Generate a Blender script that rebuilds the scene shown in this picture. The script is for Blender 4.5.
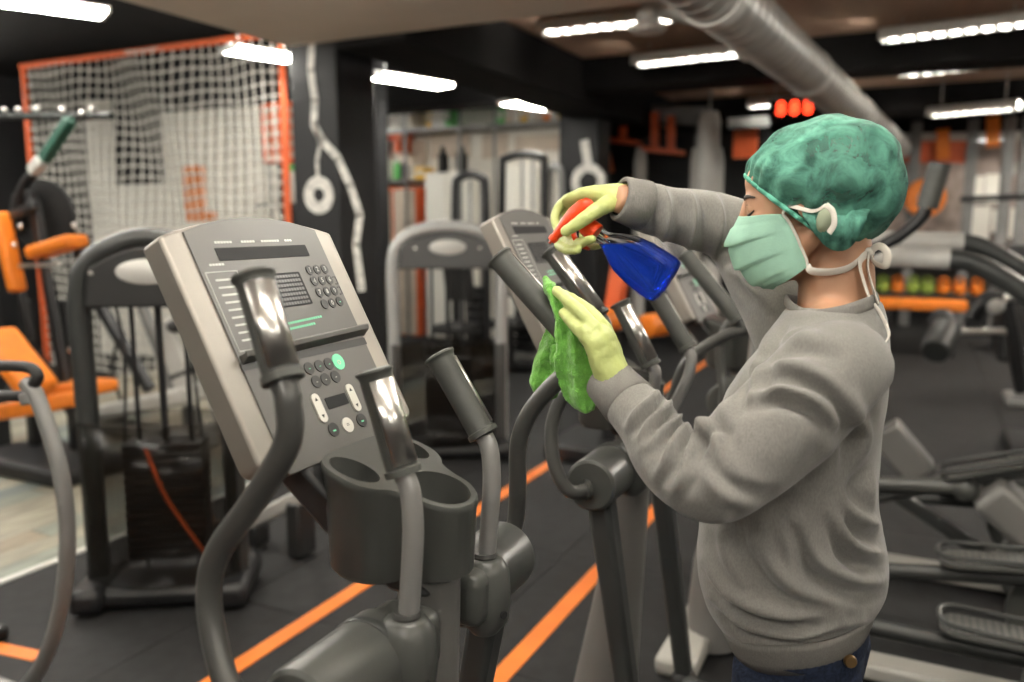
import bpy, bmesh, math, random
import numpy as np
from mathutils import Vector, Matrix, Euler, noise as mnoise
for _o in list(bpy.data.objects): bpy.data.objects.remove(_o)
SC = bpy.context.scene
COL = SC.collection
random.seed(7)
PI = math.pi
# ------------------------------------------------------------------ camera
CAM_H = 1.5
FPX = 820.0
YAW = math.radians(26.38)      # looking left of +Y
PITCH = math.radians(8.257)    # looking down
cd = bpy.data.cameras.new('camera')
cd.sensor_width = 36.0
cd.lens = FPX / 1024 * 36.0
cd.clip_start = 0.05
cd.clip_end = 100
cd.dof.use_dof = True
cd.dof.focus_distance = 1.30
cd.dof.aperture_fstop = 2.2
cam = bpy.data.objects.new('camera', cd)
COL.objects.link(cam)
cam.location = (0, 0, CAM_H)
cam.rotation_euler = (math.radians(90) - PITCH, 0, YAW)
SC.camera = cam
# ------------------------------------------------------------------ world, exposure
w = bpy.data.worlds.new('world'); SC.world = w
w.use_nodes = True
w.node_tree.nodes['Background'].inputs[0].default_value = (0.75, 0.78, 0.8, 1)
w.node_tree.nodes['Background'].inputs[1].default_value = 0.15
SC.view_settings.view_transform = 'Standard'
SC.view_settings.look = 'None'
SC.view_settings.exposure = 0.22
SC.view_settings.gamma = 1.0
SC.view_settings.use_curve_mapping = False
TUBE_POWER = 82.0              # emission of the fluorescent tubes
# ------------------------------------------------------------------ measuring: photo pixel -> place on a world plane
_F = Vector((-math.sin(YAW)*math.cos(PITCH), math.cos(YAW)*math.cos(PITCH), -math.sin(PITCH)))
_R = Vector((math.cos(YAW), math.sin(YAW), 0))
_U = _R.cross(_F)
_O = Vector((0, 0, CAM_H))
def ray(px, py): return _F + _R*((px-512)/FPX) + _U*((341-py)/FPX)
def onY(px, py, Y): d = ray(px, py); return _O + d*(Y/d.y)
def onX(px, py, X): d = ray(px, py); return _O + d*(X/d.x)
def onZ(px, py, Z): d = ray(px, py); return _O + d*((Z-CAM_H)/d.z)
# ------------------------------------------------------------------ materials
MATS = {}
def mat(name, col, rough=0.5, metal=0.0, noise=0.0, nscale=20.0, bump=0.0, bscale=60.0, col2=None, emit=None, estr=0.0,
        trans=0.0, alpha=1.0, ior=1.45, spec=0.5, coat=0.0, sheen=0.0, stretch=None, detail=4.0, bdist=0.002, subsurf=0.0):
    if name in MATS: return MATS[name]
    m = bpy.data.materials.new(name); m.use_nodes = True
    nt = m.node_tree; b = nt.nodes['Principled BSDF']
    c4 = (col[0], col[1], col[2], 1)
    b.inputs['Base Color'].default_value = c4
    b.inputs['Roughness'].default_value = rough
    b.inputs['Metallic'].default_value = metal
    b.inputs['Specular IOR Level'].default_value = spec
    b.inputs['IOR'].default_value = ior
    if trans: b.inputs['Transmission Weight'].default_value = trans
    if alpha < 1: b.inputs['Alpha'].default_value = alpha
    if coat: b.inputs['Coat Weight'].default_value = coat; b.inputs['Coat Roughness'].default_value = 0.1
    if sheen: b.inputs['Sheen Weight'].default_value = sheen
    if subsurf: b.inputs['Subsurface Weight'].default_value = subsurf; b.inputs['Subsurface Radius'].default_value = (0.02, 0.008, 0.005); b.inputs['Subsurface Scale'].default_value = 0.5
    if emit: b.inputs['Emission Color'].default_value = (*emit, 1); b.inputs['Emission Strength'].default_value = estr
    tc = None
    if noise or bump:
        tc = nt.nodes.new('ShaderNodeTexCoord')
        src = tc.outputs['Object']
        if stretch:
            mp = nt.nodes.new('ShaderNodeMapping'); mp.inputs['Scale'].default_value = stretch
            nt.links.new(src, mp.inputs[0]); src = mp.outputs[0]
    if noise:
        n = nt.nodes.new('ShaderNodeTexNoise'); n.inputs['Scale'].default_value = nscale; n.inputs['Detail'].default_value = detail
        nt.links.new(src, n.inputs['Vector'])
        r = nt.nodes.new('ShaderNodeValToRGB')
        d = col2 or tuple(max(0, c*(1-noise)) for c in col)
        e = tuple(min(1, c*(1+noise)) for c in col) if not col2 else col
        r.color_ramp.elements[0].color = (*d, 1); r.color_ramp.elements[1].color = (*e, 1)
        r.color_ramp.elements[0].position = 0.35; r.color_ramp.elements[1].position = 0.65
        nt.links.new(n.outputs['Fac'], r.inputs[0]); nt.links.new(r.outputs[0], b.inputs['Base Color'])
    if bump:
        n2 = nt.nodes.new('ShaderNodeTexNoise'); n2.inputs['Scale'].default_value = bscale; n2.inputs['Detail'].default_value = 3
        nt.links.new(src, n2.inputs['Vector'])
        bp = nt.nodes.new('ShaderNodeBump'); bp.inputs['Strength'].default_value = bump; bp.inputs['Distance'].default_value = bdist
        nt.links.new(n2.outputs['Fac'], bp.inputs['Height']); nt.links.new(bp.outputs[0], b.inputs['Normal'])
    MATS[name] = m
    return m
# ------------------------------------------------------------------ mesh builder
def catmull(pts, n=6):
    pts = [Vector(p) for p in pts]
    if len(pts) < 3: return pts
    P = [pts[0]*2-pts[1]] + pts + [pts[-1]*2-pts[-2]]
    out = []
    for i in range(1, len(P)-2):
        a, b, c, d = P[i-1], P[i], P[i+1], P[i+2]
        for k in range(n):
            t = k/n
            out.append(0.5*((2*b)+(c-a)*t+(2*a-5*b+4*c-d)*t*t+(3*b-a-3*c+d)*t*t*t))
    out.append(pts[-1])
    return out
def lerpl(vals, n):
    """resample a list of scalars along a catmull path of n steps per span"""
    out = []
    for i in range(len(vals)-1):
        for k in range(n): out.append(vals[i]+(vals[i+1]-vals[i])*k/n)
    out.append(vals[-1]); return out
def rot_to(d):
    return Vector((0, 0, 1)).rotation_difference(Vector(d).normalized()).to_matrix()
class MB:
    def __init__(self): self.v = []; self.f = []
    def add(self, vs, fs):
        o = len(self.v); self.v += [tuple(x) for x in vs]; self.f += [tuple(i+o for i in f) for f in fs]; return self
    def box(self, c, s, rot=None):
        h = Vector(s)/2; vs = []
        R = rot if isinstance(rot, Matrix) else (Euler(rot).to_matrix() if rot else None)
        for x in (-1, 1):
            for y in (-1, 1):
                for z in (-1, 1):
                    p = Vector((x*h.x, y*h.y, z*h.z))
                    vs.append((R @ p if R else p)+Vector(c))
        return self.add(vs, [(0,1,3,2),(4,6,7,5),(0,4,5,1),(2,3,7,6),(0,2,6,4),(1,5,7,3)])
    def bar(self, a, b, wdt, hgt, up=(0,0,1), ext=0):
        a = Vector(a); b = Vector(b); d = (b-a).normalized(); a = a-d*ext; b = b+d*ext
        s = d.cross(Vector(up)); 
        if s.length < 1e-4: s = d.cross(Vector((1,0,0)))
        s.normalize(); u = s.cross(d)
        vs = []
        for p in (a, b):
            for i, j in ((-1,-1),(1,-1),(1,1),(-1,1)): vs.append(p+s*(i*wdt/2)+u*(j*hgt/2))
        return self.add(vs, [(3,2,1,0),(4,5,6,7),(0,1,5,4),(1,2,6,5),(2,3,7,6),(3,0,4,7)])
    def tube(self, pts, r, seg=12, smooth=0, cap=True, sq=None, up0=None):
        """sweep a circle (or ellipse: sq=(a,b) multipliers) along pts; r a number or a list"""
        if smooth:
            if not isinstance(r, (int, float)): r = lerpl(list(r), smooth)
            pts = catmull(pts, smooth)
        pts = [Vector(p) for p in pts]; n = len(pts)
        rs = [r]*n if isinstance(r, (int, float)) else list(r)
        T = []
        for i in range(n):
            a = pts[max(i-1, 0)]; b = pts[min(i+1, n-1)]; T.append((b-a).normalized())
        up = Vector(up0) if up0 else (Vector((0,0,1)) if abs(T[0].z) < 0.9 else Vector((1,0,0)))
        N = (up-T[0]*up.dot(T[0])).normalized()
        vs = []; fs = []
        for i in range(n):
            N = (N-T[i]*N.dot(T[i])).normalized(); B = T[i].cross(N)
            for k in range(seg):
                a = 2*PI*k/seg
                ca, sa = math.cos(a), math.sin(a)
                if sq: ca *= sq[0]; sa *= sq[1]
                vs.append(pts[i]+N*(ca*rs[i])+B*(sa*rs[i]))
        for i in range(n-1):
            for k in range(seg):
                k2 = (k+1) % seg
                fs.append((i*seg+k, i*seg+k2, (i+1)*seg+k2, (i+1)*seg+k))
        if cap:
            fs.append(tuple(reversed(range(seg)))); fs.append(tuple(range((n-1)*seg, n*seg)))
        return self.add(vs, fs)
    def cyl(self, a, b, r, seg=20, r2=None): return self.tube([a, b], [r, r2 if r2 is not None else r], seg)
    def lathe(self, prof, c=(0,0,0), axis=(0,0,1), seg=24, closed=False):
        """prof: (radius, height) pairs"""
        R = rot_to(axis); c = Vector(c); vs = []; fs = []; n = len(prof)
        for r, h in prof:
            for k in range(seg):
                a = 2*PI*k/seg; vs.append(c+R @ Vector((r*math.cos(a), r*math.sin(a), h)))
        m = n if closed else n-1
        for i in range(m):
            j = (i+1) % n
            for k in range(seg):
                k2 = (k+1) % seg; fs.append((i*seg+k, i*seg+k2, j*seg+k2, j*seg+k))
        if not closed:
            if prof[0][0] > 1e-5: fs.append(tuple(reversed(range(seg))))
            if prof[-1][0] > 1e-5: fs.append(tuple(range((n-1)*seg, n*seg)))
        return self.add(vs, fs)
    def prism(self, outline, M=None, depth=0.01):
        """outline: 2-D points (counter-clockwise); extruded along local z from 0 to depth; M places it"""
        n = len(outline); vs = [Vector((x, y, 0)) for x, y in outline]+[Vector((x, y, depth)) for x, y in outline]
        if M: vs = [M @ p for p in vs]
        fs = [tuple(reversed(range(n))), tuple(range(n, 2*n))]+[(i, (i+1) % n, (i+1) % n+n, i+n) for i in range(n)]
        return self.add(vs, fs)
    def ell(self, c, r, rot=None, seg=20, rings=12):
        R = rot if isinstance(rot, Matrix) else (Euler(rot).to_matrix() if rot else None)
        vs = []; fs = []; c = Vector(c)
        for i in range(rings+1):
            t = PI*i/rings
            for k in range(seg):
                a = 2*PI*k/seg
                p = Vector((r[0]*math.sin(t)*math.cos(a), r[1]*math.sin(t)*math.sin(a), r[2]*math.cos(t)))
                vs.append((R @ p if R else p)+c)
        for i in range(rings):
            for k in range(seg):
                k2 = (k+1) % seg
                if i == 0: fs.append((k, seg+k, seg+k2))
                elif i == rings-1: fs.append((i*seg+k, (i+1)*seg+k, i*seg+k2))
                else: fs.append((i*seg+k, (i+1)*seg+k, (i+1)*seg+k2, i*seg+k2))
        return self.add(vs, fs)
    def loft(self, secs, cap=True):
        """secs: list of equal-length rings of points"""
        seg = len(secs[0]); vs = [p for s in secs for p in s]; fs = []
        for i in range(len(secs)-1):
            for k in range(seg):
                k2 = (k+1) % seg; fs.append((i*seg+k, i*seg+k2, (i+1)*seg+k2, (i+1)*seg+k))
        if cap: fs.append(tuple(reversed(range(seg)))); fs.append(tuple(range((len(secs)-1)*seg, len(secs)*seg)))
        return self.add(vs, fs)
    def grid(self, rows, flip=False):
        m = len(rows[0]); vs = [p for r in rows for p in r]; fs = []
        for i in range(len(rows)-1):
            for k in range(m-1):
                q = (i*m+k, i*m+k+1, (i+1)*m+k+1, (i+1)*m+k)
                fs.append(tuple(reversed(q)) if flip else q)
        return self.add(vs, fs)
    def mesh(self, name, sharp=35, recalc=True):
        me = bpy.data.meshes.new(name); me.from_pydata(self.v, [], self.f)
        if recalc:
            bm = bmesh.new(); bm.from_mesh(me)
            bmesh.ops.recalc_face_normals(bm, faces=bm.faces); bm.to_mesh(me); bm.free()
        for p in me.polygons: p.use_smooth = True
        if sharp < 180: me.set_sharp_from_angle(angle=math.radians(sharp))
        return me
    def build(self, name, material, parent=None, bevel=0, bseg=2, sharp=35, label=None, solid=0, sub=0, recalc=True):
        me = self.mesh(name, sharp, recalc)
        return mkobj(name, me, material, parent, bevel, bseg, label, solid, sub)
def mkobj(name, me, material, parent=None, bevel=0, bseg=2, label=None, solid=0, sub=0):
    o = bpy.data.objects.new(name, me)
    if material is not None and not me.materials: me.materials.append(material)
    COL.objects.link(o)
    if parent: o.parent = parent
    if solid:
        s = o.modifiers.new('solidify', 'SOLIDIFY'); s.thickness = solid; s.offset = 0
    if bevel:
        b = o.modifiers.new('bevel', 'BEVEL'); b.width = bevel; b.segments = bseg; b.limit_method = 'ANGLE'; b.angle_limit = math.radians(40)
        b.harden_normals = False
    if sub:
        s = o.modifiers.new('subdiv', 'SUBSURF'); s.levels = sub; s.render_levels = sub
    if label: o['label'] = label
    return o
def thing(name, label, cat, loc=(0,0,0), rz=0, group=None):
    o = bpy.data.objects.new(name, None); COL.objects.link(o)
    o.empty_display_size = 0.1
    o.location = loc; o.rotation_euler = (0, 0, rz); o['label'] = label; o['category'] = cat
    if group: o['group'] = group
    return o
def tag(o, label, cat, group=None):
    o['label'] = label; o['category'] = cat
    if group: o['group'] = group
    return o
def struct(o, label=None, cat=None):
    o['kind'] = 'structure'
    if label: o['label'] = label
    if cat: o['category'] = cat
    return o
def copy_tree(o, parent=None):
    c = o.copy(); COL.objects.link(c); c.parent = parent
    for ch in list(o.children): copy_tree(ch, c)
    return c
def remesh(mb, voxel, smooth=6, fac=0.5, name='m'):
    """fuse overlapping closed shells into one continuous skin"""
    me = mb.mesh(name, 180)
    o = bpy.data.objects.new(name, me); COL.objects.link(o)
    r = o.modifiers.new('r', 'REMESH'); r.mode = 'VOXEL'; r.voxel_size = voxel; r.adaptivity = 0
    if smooth:
        s = o.modifiers.new('s', 'SMOOTH'); s.factor = fac; s.iterations = smooth
    dg = bpy.context.evaluated_depsgraph_get()
    ev = o.evaluated_get(dg)
    out = bpy.data.meshes.new_from_object(ev)
    out.name = name
    bpy.data.objects.remove(o); bpy.data.meshes.remove(me)
    for p in out.polygons: p.use_smooth = True
    return out
def rrect(w, h, r, n=5, cx=0, cy=0):
    pts = []
    for (sx, sy, a0) in ((1,-1,-PI/2),(1,1,0),(-1,1,PI/2),(-1,-1,PI)):
        for k in range(n+1):
            a = a0+PI/2*k/n
            pts.append((cx+sx*(w/2-r)+r*math.cos(a), cy+sy*(h/2-r)+r*math.sin(a)))
    return pts
def text_mesh(body, size, M, extr=0.0004, align='CENTER'):
    cu = bpy.data.curves.new('txt', 'FONT'); cu.body = body; cu.size = size; cu.extrude = extr; cu.align_x = align; cu.align_y = 'CENTER'
    cu.resolution_u = 2
    o = bpy.data.objects.new('txt', cu); COL.objects.link(o)
    dg = bpy.context.evaluated_depsgraph_get()
    me = bpy.data.meshes.new_from_object(o.evaluated_get(dg))
    bpy.data.objects.remove(o); bpy.data.curves.remove(cu)
    me.transform(M)
    return me

def nudge(me, terms):
    """push vertices along their normals by noise: terms are (scale, amplitude)"""
    n = len(me.vertices); co = np.empty(n*3); me.vertices.foreach_get('co', co); co = co.reshape(-1, 3)
    no = np.empty(n*3); me.vertex_normals.foreach_get('vector', no); no = no.reshape(-1, 3)
    d = np.zeros(n)
    for sc, am in terms:
        d += am*np.array([mnoise.noise((p[0]*sc, p[1]*sc, p[2]*sc)) for p in co])
    co += no*d[:, None]
    me.vertices.foreach_set('co', co.reshape(-1)); me.update()
# ================================================================== room shell
M_rub = mat('rubber_floor', (0.015, 0.015, 0.0155), 0.68, noise=0.25, nscale=14, bump=0.5, bscale=220, spec=0.35)
M_orange = mat('orange_line_paint', (0.82, 0.20, 0.025), 0.5, noise=0.08, nscale=6)
M_blackw = mat('black_wall_paint', (0.010, 0.010, 0.011), 0.6, noise=0.2, nscale=3)
M_beige = mat('beige_plaster', (0.64, 0.56, 0.47), 0.8, noise=0.04, nscale=2, bump=0.1, bscale=60)
M_offw = mat('off_white_wall', (0.86, 0.82, 0.74), 0.7, noise=0.05, nscale=2)
M_beam = mat('black_beam', (0.009, 0.0085, 0.0085), 0.9, spec=.15, noise=0.2, nscale=3)
M_slat = mat('brown_slat', (0.42, 0.28, 0.20), 0.6, noise=0.2, nscale=5, stretch=(1, 8, 1))
M_galv = mat('galvanised_steel', (0.50, 0.49, 0.46), 0.4, metal=0.45, noise=0.12, nscale=9)
M_tubeE = mat('fluorescent_tube', (0.9, 0.9, 0.88), 0.4, emit=(1.0, 0.96, 0.87), estr=TUBE_POWER)
M_fix = mat('fixture_white', (0.75, 0.74, 0.7), 0.4)
M_grey = mat('grey_wall', (0.16, 0.155, 0.15), 0.6, noise=0.1, nscale=3)
H_C = 3.08
fl = struct(MB().box((-2.4, 6.5, -.06), (15, 21, .1)).build('floor', mat('screed', (0.02, 0.02, 0.02), 0.8)))
# rubber mats, one metre square, each with its own edge
tile_me = MB().box((0, 0, 0), (.996, .996, .01)).mesh('rubber_tile')
tile_me.materials.append(M_rub)
for i in range(8):
    for j in range(18):
        o = mkobj('rubber_tile', tile_me, None, fl); o.location = (-2.87+i*1.0, -2.2+j*1.0, -.005)
# pale worn planks on the left
pcols = [(0.30, 0.28, 0.22), (0.24, 0.26, 0.22), (0.36, 0.33, 0.26), (0.19, 0.22, 0.21), (0.27, 0.23, 0.17)]
pme = []
for k, c in enumerate(pcols):
    me = MB().box((0, 0, 0), (.145, 1.195, .012)).mesh('plank'); me.materials.append(mat('plank_%d' % k, c, 0.55, noise=0.22, nscale=4, stretch=(6, 1, 1))); pme.append(me)
for i in range(24):
    for j in range(5):
        o = mkobj('plank', random.choice(pme), None, fl); o.location = (-3.45-i*.15, 1.0+j*1.2+(i % 3)*.4, -.004)
MB().box((-3.372, 3.4, .003), (.03, 6.6, .012)).build('edge_strip', M_white if 'M_white' in globals() else M_fix, fl)
def stripe(x0, x1, y0, y1): MB().box(((x0+x1)/2, (y0+y1)/2, .0015), (x1-x0, y1-y0, .003)).build('painted_stripe', M_orange, fl)
stripe(-2.035, -1.965, -2, 12.5); stripe(-1.20, -1.13, -2, 12.5)
MB().bar((-2.95, 1.62, .0015), (-2.66, 1.66, .0015), .06, .003).build('painted_stripe', M_orange, fl)
# walls
struct(MB().box((-9.6, 6.5, 1.6), (.2, 21, 3.3)).build('wall_left', M_blackw))
struct(MB().box((4.9, 6.5, 1.6), (.2, 21, 3.3)).build('wall_right', M_grey))
struct(MB().box((-2.4, -3.8, 1.6), (14.8, .2, 3.3)).build('wall_back', M_grey))
struct(MB().box((-2.4, 16.9, 1.6), (14.8, .2, 3.3)).build('wall_far', M_grey))
struct(MB().box((-7.1, 6.55, 1.6), (5.0, .15, 3.3)).build('wall_net_side', M_blackw))
struct(MB().box((-6.5, 9.55, 1.6), (5.9, .15, 3.3)).build('wall_shelf_side', M_offw))
ce = struct(MB().box((-2.4, 6.5, H_C+.12), (15, 21, .1)).build('ceiling', M_beam))
struct(MB().box((.45, .4, 2.88), (8.9, 8.4, .36)).build('ceiling_soffit', M_beige))
# brown slatted ceiling fields between the beams
sl_me = {}
def slat_field(x0, x1, y0, y1):
    n = int((y1-y0)/.1)
    key_ = round(x1-x0, 2)
    if key_ not in sl_me:
        me = MB().box((0, 0, 0), (x1-x0, .086, .03)).mesh('ceiling_slat'); me.materials.append(M_slat); sl_me[key_] = me
    for i in range(n):
        o = mkobj('ceiling_slat', sl_me[key_], None, ce); o.location = ((x0+x1)/2, y0+.05+i*.1, H_C)
slat_field(-3.05, 3.6, 4.6, 7.7); slat_field(-3.05, 3.6, 8.15, 10.9); slat_field(-3.05, 3.6, 11.4, 14.0)
def beam(c, s): struct(MB().box(c, s).build('ceiling_beam', M_beam, None, bevel=.01))
beam((-3.33, 10.7, 2.9), (.56, 12.2, .5)); beam((.3, 7.92, 2.93), (6.7, .44, .34)); beam((.3, 11.15, 2.93), (6.7, .44, .34)); beam((.3, 14.2, 2.93), (6.7, .44, .34))
beam((-6.6, 8.1, 2.93), (6.0, .4, .36))
# pillar with white painted bolt and ring
pl = struct(MB().box((-3.95, 5.0, 1.56), (.42, .44, 3.12)).build('pillar', M_blackw, None, bevel=.012))
M_chalk = mat('white_mural_paint', (0.72, 0.70, 0.65), 0.7, noise=0.25, nscale=18)
yf = 4.78
def mural(pts, wd, name='mural_bolt'):
    m = MB(); P = [onY(px, py, yf) for px, py in pts]
    for a, b in zip(P[:-1], P[1:]): m.bar((a.x, yf-.001, a.z), (b.x, yf-.001, b.z), wd, .004, up=(0, 1, 0), ext=.01)
    m.build(name, M_chalk, pl)
mural([(312, 38), (311, 70), (315, 100), (314, 125), (322, 140), (338, 158), (350, 185), (360, 215), (356, 245), (362, 290)], .06)
mural([(317, 130), (320, 145), (317, 162), (318, 178)], .03)
c0 = onY(319, 195, yf)
MB().lathe([(.05, 0), (.135, 0), (.135, .004), (.05, .004)], (c0.x, yf, c0.z), (0, -1, 0), 24, closed=True).build('mural_ring', M_chalk, pl)
# ================================================================== light fixtures
def fixture(a, b, label, group='fluorescent ceiling lights', w_=.15, louvre=True, rod=True, ztop=None):
    """open fluorescent batten from a to b (ends), with cross blades"""
    a = Vector(a); b = Vector(b); c = (a+b)/2; L = (b-a).length; d = (b-a).normalized(); s = d.cross(Vector((0, 0, 1)))
    t = thing('ceiling_light', label, 'ceiling light', (c.x, c.y, c.z), math.atan2(d.y, d.x), group)
    h = MB()
    sec = [(-w_/2, -.05), (-w_/2-.004, -.05), (-w_/2, .02), (-.03, .05), (.03, .05), (w_/2, .02), (w_/2+.004, -.05), (w_/2, -.05), (w_/2-.008, .012), (.025, .035), (-.025, .035), (-w_/2+.008, .012)]
    h.loft([[Vector((x, y, z)) for y, z in sec] for x in (-L/2, L/2)]); h.build('housing', M_fix, t)
    for sy in (-1, 1): MB().cyl((-L/2+.02, sy*w_*.22, -.006), (L/2-.02, sy*w_*.22, -.006), .013, 8).build('tube_lamp', M_tubeE, t)
    if louvre:
        n = max(4, int(L/.1)); bl = MB().box((0, 0, 0), (.034, w_-.01, .04)).mesh('louvre_blade'); bl.materials.append(M_fix)
        for i in range(n):
            o = mkobj('louvre_blade', bl, None, t); o.location = (-L/2+L*(i+.5)/n, 0, -.036)
    if rod:
        zt = (ztop or H_C)-c.z+.02
        for sx in (-.35, .35): MB().cyl((sx*L, 0, .045), (sx*L, 0, zt), .006, 6).build('hanger', M_galv, t)
    return t
def batten(a, b, label, group, ztop, rows=2):
    a = Vector(a); b = Vector(b); c = (a+b)/2; L = (b-a).length; d = (b-a).normalized()
    t = thing('ceiling_light', label, 'ceiling light', (c.x, c.y, c.z), math.atan2(d.y, d.x), group)
    MB().box((0, 0, .03), (L, .045, .03)).build('housing', M_fix, t, bevel=.006)
    for sy in ((-1, 1) if rows == 2 else (-1.9, -.65, .65, 1.9)): MB().cyl((-L/2+.02, sy*.05, 0), (L/2-.02, sy*.05, 0), .013, 8).build('tube_lamp', M_tubeE, t)
    for sx in (-1, 1): MB().box((sx*(L/2-.01), 0, .005), (.02, .14 if rows == 2 else .24, .04)).build('lamp_holder', M_fix, t, bevel=.004)
    for sx in (-.35, .35): MB().cyl((sx*L, 0, .045), (sx*L, 0, ztop-c.z+.01), .006, 6).build('hanger', M_galv, t)
    return t
def fix_px(p, q, z, label, ext=0, **k):
    a = onZ(*p, z); b = onZ(*q, z); d = (b-a).normalized(); return fixture(a-d*ext, b+d*ext, label, **k)
fix_px((540, 27), (680, 12), 2.97, 'ceiling light nearest the beige soffit, left of the steel duct')
fix_px((634, 60), (745, 48), 2.92, 'ceiling light passing beside the round duct vent, before the first black beam')
fix_px((880, 35), (1040, 16), 2.95, 'uppermost ceiling light at the right edge, right of the duct')
fix_px((900, 70), (1060, 55), 2.82, 'ceiling light under the uppermost one at the right edge')
fix_px((748, 103), (838, 98), 2.90, 'ceiling light just above the red number display')
fix_px((928, 112), (1020, 104), 2.72, 'dim ceiling light far right beyond the second beam')
fix_px((945, 139), (1022, 135), 2.72, 'farthest ceiling light at the right edge')
batten((-4.16, 5.8, 2.70), (-3.90, 6.55, 2.70), 'ceiling light hanging just right of the black pillar', 'fluorescent ceiling lights', H_C, 4)
batten((-3.80, 7.5, 2.68), (-3.56, 8.15, 2.68), 'ceiling light hanging over the white shelves', 'fluorescent ceiling lights', H_C, 4)
batten((-4.95, 2.5, 2.72), (-4.42, 3.5, 2.72), 'ceiling light at the top left corner of the picture', 'fluorescent ceiling lights', H_C, 4)
batten((-4.52, 4.55, 2.72), (-4.36, 5.06, 2.72), 'ceiling light in front of the net beside the pillar', 'fluorescent ceiling lights', H_C, 4)
# further lights inferred above the viewer; the hall lights out of view are added
for (x, y) in ((-2.4, 2.3), (-.2, 2.3), (-2.4, .7), (-.2, .7), (2.0, .7), (-2.4, -1.2), (-.2, -1.2), (2.0, -1.2)):
    batten((x-.6, y, 2.46), (x+.6, y, 2.46), 'bare tube light hanging from the beige soffit above the camera', 'soffit lights above the camera', 2.7)
for (x, y) in ((-6.8, .4), (-4.8, .2), (-8.4, 1.2), (-6.6, 7.4), (-6.7, 8.4), (-6.7, 3.4), (-8.4, 4.5), (-5.3, 1.9), (-7.7, 3.9)):
    batten((x, y-.55, 2.76), (x, y+.55, 2.76), 'unseen ceiling light added to brighten the left hall', 'added unseen left hall lights', H_C)  # unseen lights added to brighten the net board and the shelf wall
for (x, y) in ((2.4, 5.9), (2.4, 7.2), (2.4, 9.1), (2.6, 10.3), (2.8, 12.4)):
    batten((x-.6, y, 2.8), (x+.6, y, 2.8), 'unseen ceiling light added to brighten the far hall', 'added unseen far hall lights', H_C, 4)  # added beyond the right edge, unseen, to lift the far rig and boards
# ================================================================== spiral duct with vents, red number display
du = thing('air_duct', 'round galvanised spiral duct running under the ceiling', 'duct', (0, 0, 0))
dp0 = Vector((-1.0, 2.8, 2.545)); dp1 = Vector((-.36, 12.7, 2.50)); dd = (dp1-dp0).normalized()
MB().cyl(dp0, dp1, .15, 28).build('duct_pipe', M_galv, du)
n = 70
for i in range(0, n):
    p = dp0.lerp(dp1, i/n); MB().lathe([(.15, -.006), (.156, 0), (.15, .006)], p, dd, 28).build('duct_rib', M_galv, du)
for i in (8, 24, 42, 58):
    p = dp0.lerp(dp1, i/70); MB().lathe([(.151, -.05), (.161, -.048), (.161, .048), (.151, .05)], p, dd, 28).build('duct_collar', M_fix, du)
for px, py, Y in ((648, 27, 5.0), (755, 55, 6.7), (800, 100, 9.6)):
    p = onY(px, py, Y); q = dp0+dd*((Y-dp0.y)/dd.y)
    v_ = MB().lathe([(0, -.03), (.10, -.03), (.115, -.01), (.115, .0), (.07, .03), (.07, .10)], p, (0, 0, 1), 20).build('vent_spout', M_fix, du)
    MB().tube([p+Vector((0, 0, .08)), p+Vector((0, 0, .12)), (p+q)/2+Vector((0, 0, .08)), q], .06, 14, smooth=4).build('vent_neck', M_galv, v_)
M_red = mat('red_led', (0.8, 0.05, 0.02), 0.4, emit=(1.0, 0.05, 0.015), estr=6.0)
p = onY(795, 109, 8.9)
sg = thing('number_display', 'red glowing number display hanging from the ceiling', 'display', (p.x, p.y, p.z))
MB().box((0, 0, 0), (.50, .08, .2)).build('casing', M_dark if 'M_dark' in globals() else M_beam, sg, bevel=.01)
for i, ch in enumerate('888'):
    me = text_mesh(ch, .2, Matrix.Translation((-.13+i*.13, -.043, 0)) @ Matrix.Rotation(PI/2, 4, 'X'), .002)
    mkobj('digit', me, M_red, sg)
for sx in (-.2, .2): MB().cyl((sx, 0, .1), (sx, 0, H_C-p.z), .006, 6).build('hanger', M_galv, sg)
# ================================================================== elliptical trainers
M_face = mat('console_grey', (0.085, 0.082, 0.077), 0.42, noise=0.05, nscale=8)
M_silver = mat('console_silver', (0.25, 0.23, 0.205), 0.42, metal=0.45, noise=0.05, nscale=6)
M_dark = mat('dark_plastic', (0.022, 0.022, 0.022), 0.4)
M_lcd = mat('display_glass', (0.012, 0.012, 0.013), 0.55, spec=.2)
M_seg = mat('display_segments', (0.05, 0.05, 0.05), 0.3)
M_key = mat('black_key', (0.02, 0.02, 0.02), 0.45)
M_keygrn = mat('green_key', (0.16, 0.62, 0.36), 0.4)
M_keywht = mat('pale_key', (0.55, 0.53, 0.48), 0.4)
M_print = mat('white_print', (0.5, 0.5, 0.47), 0.5)
M_printg = mat('green_print', (0.14, 0.5, 0.3), 0.5)
M_tube = mat('graphite_tube', (0.078, 0.078, 0.075), 0.33, metal=0.35, noise=0.06, nscale=10)
M_tube2 = mat('pale_grey_tube', (0.31, 0.305, 0.295), 0.35, metal=0.4, noise=0.05, nscale=10)
M_hous = mat('grey_housing', (0.056, 0.058, 0.054), 0.33, noise=0.07, nscale=7, bump=0.1, bscale=400)
M_grip = mat('rubber_grip', (0.055, 0.057, 0.052), 0.5, noise=0.08, nscale=30, bump=0.1, bscale=300)
M_chrome = mat('sensor_chrome', (0.66, 0.64, 0.61), 0.28, metal=1.0)
M_post = mat('tower_grey', (0.16, 0.156, 0.148), 0.4, metal=0.2, noise=0.06, nscale=5)
M_link = mat('dark_link', (0.030, 0.032, 0.031), 0.42, noise=0.08, nscale=9)
M_black = mat('black_rubber', (0.015, 0.015, 0.015), 0.6, noise=0.2, nscale=40)
M_white = mat('white_paint_metal', (0.36, 0.35, 0.32), 0.4)

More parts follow.
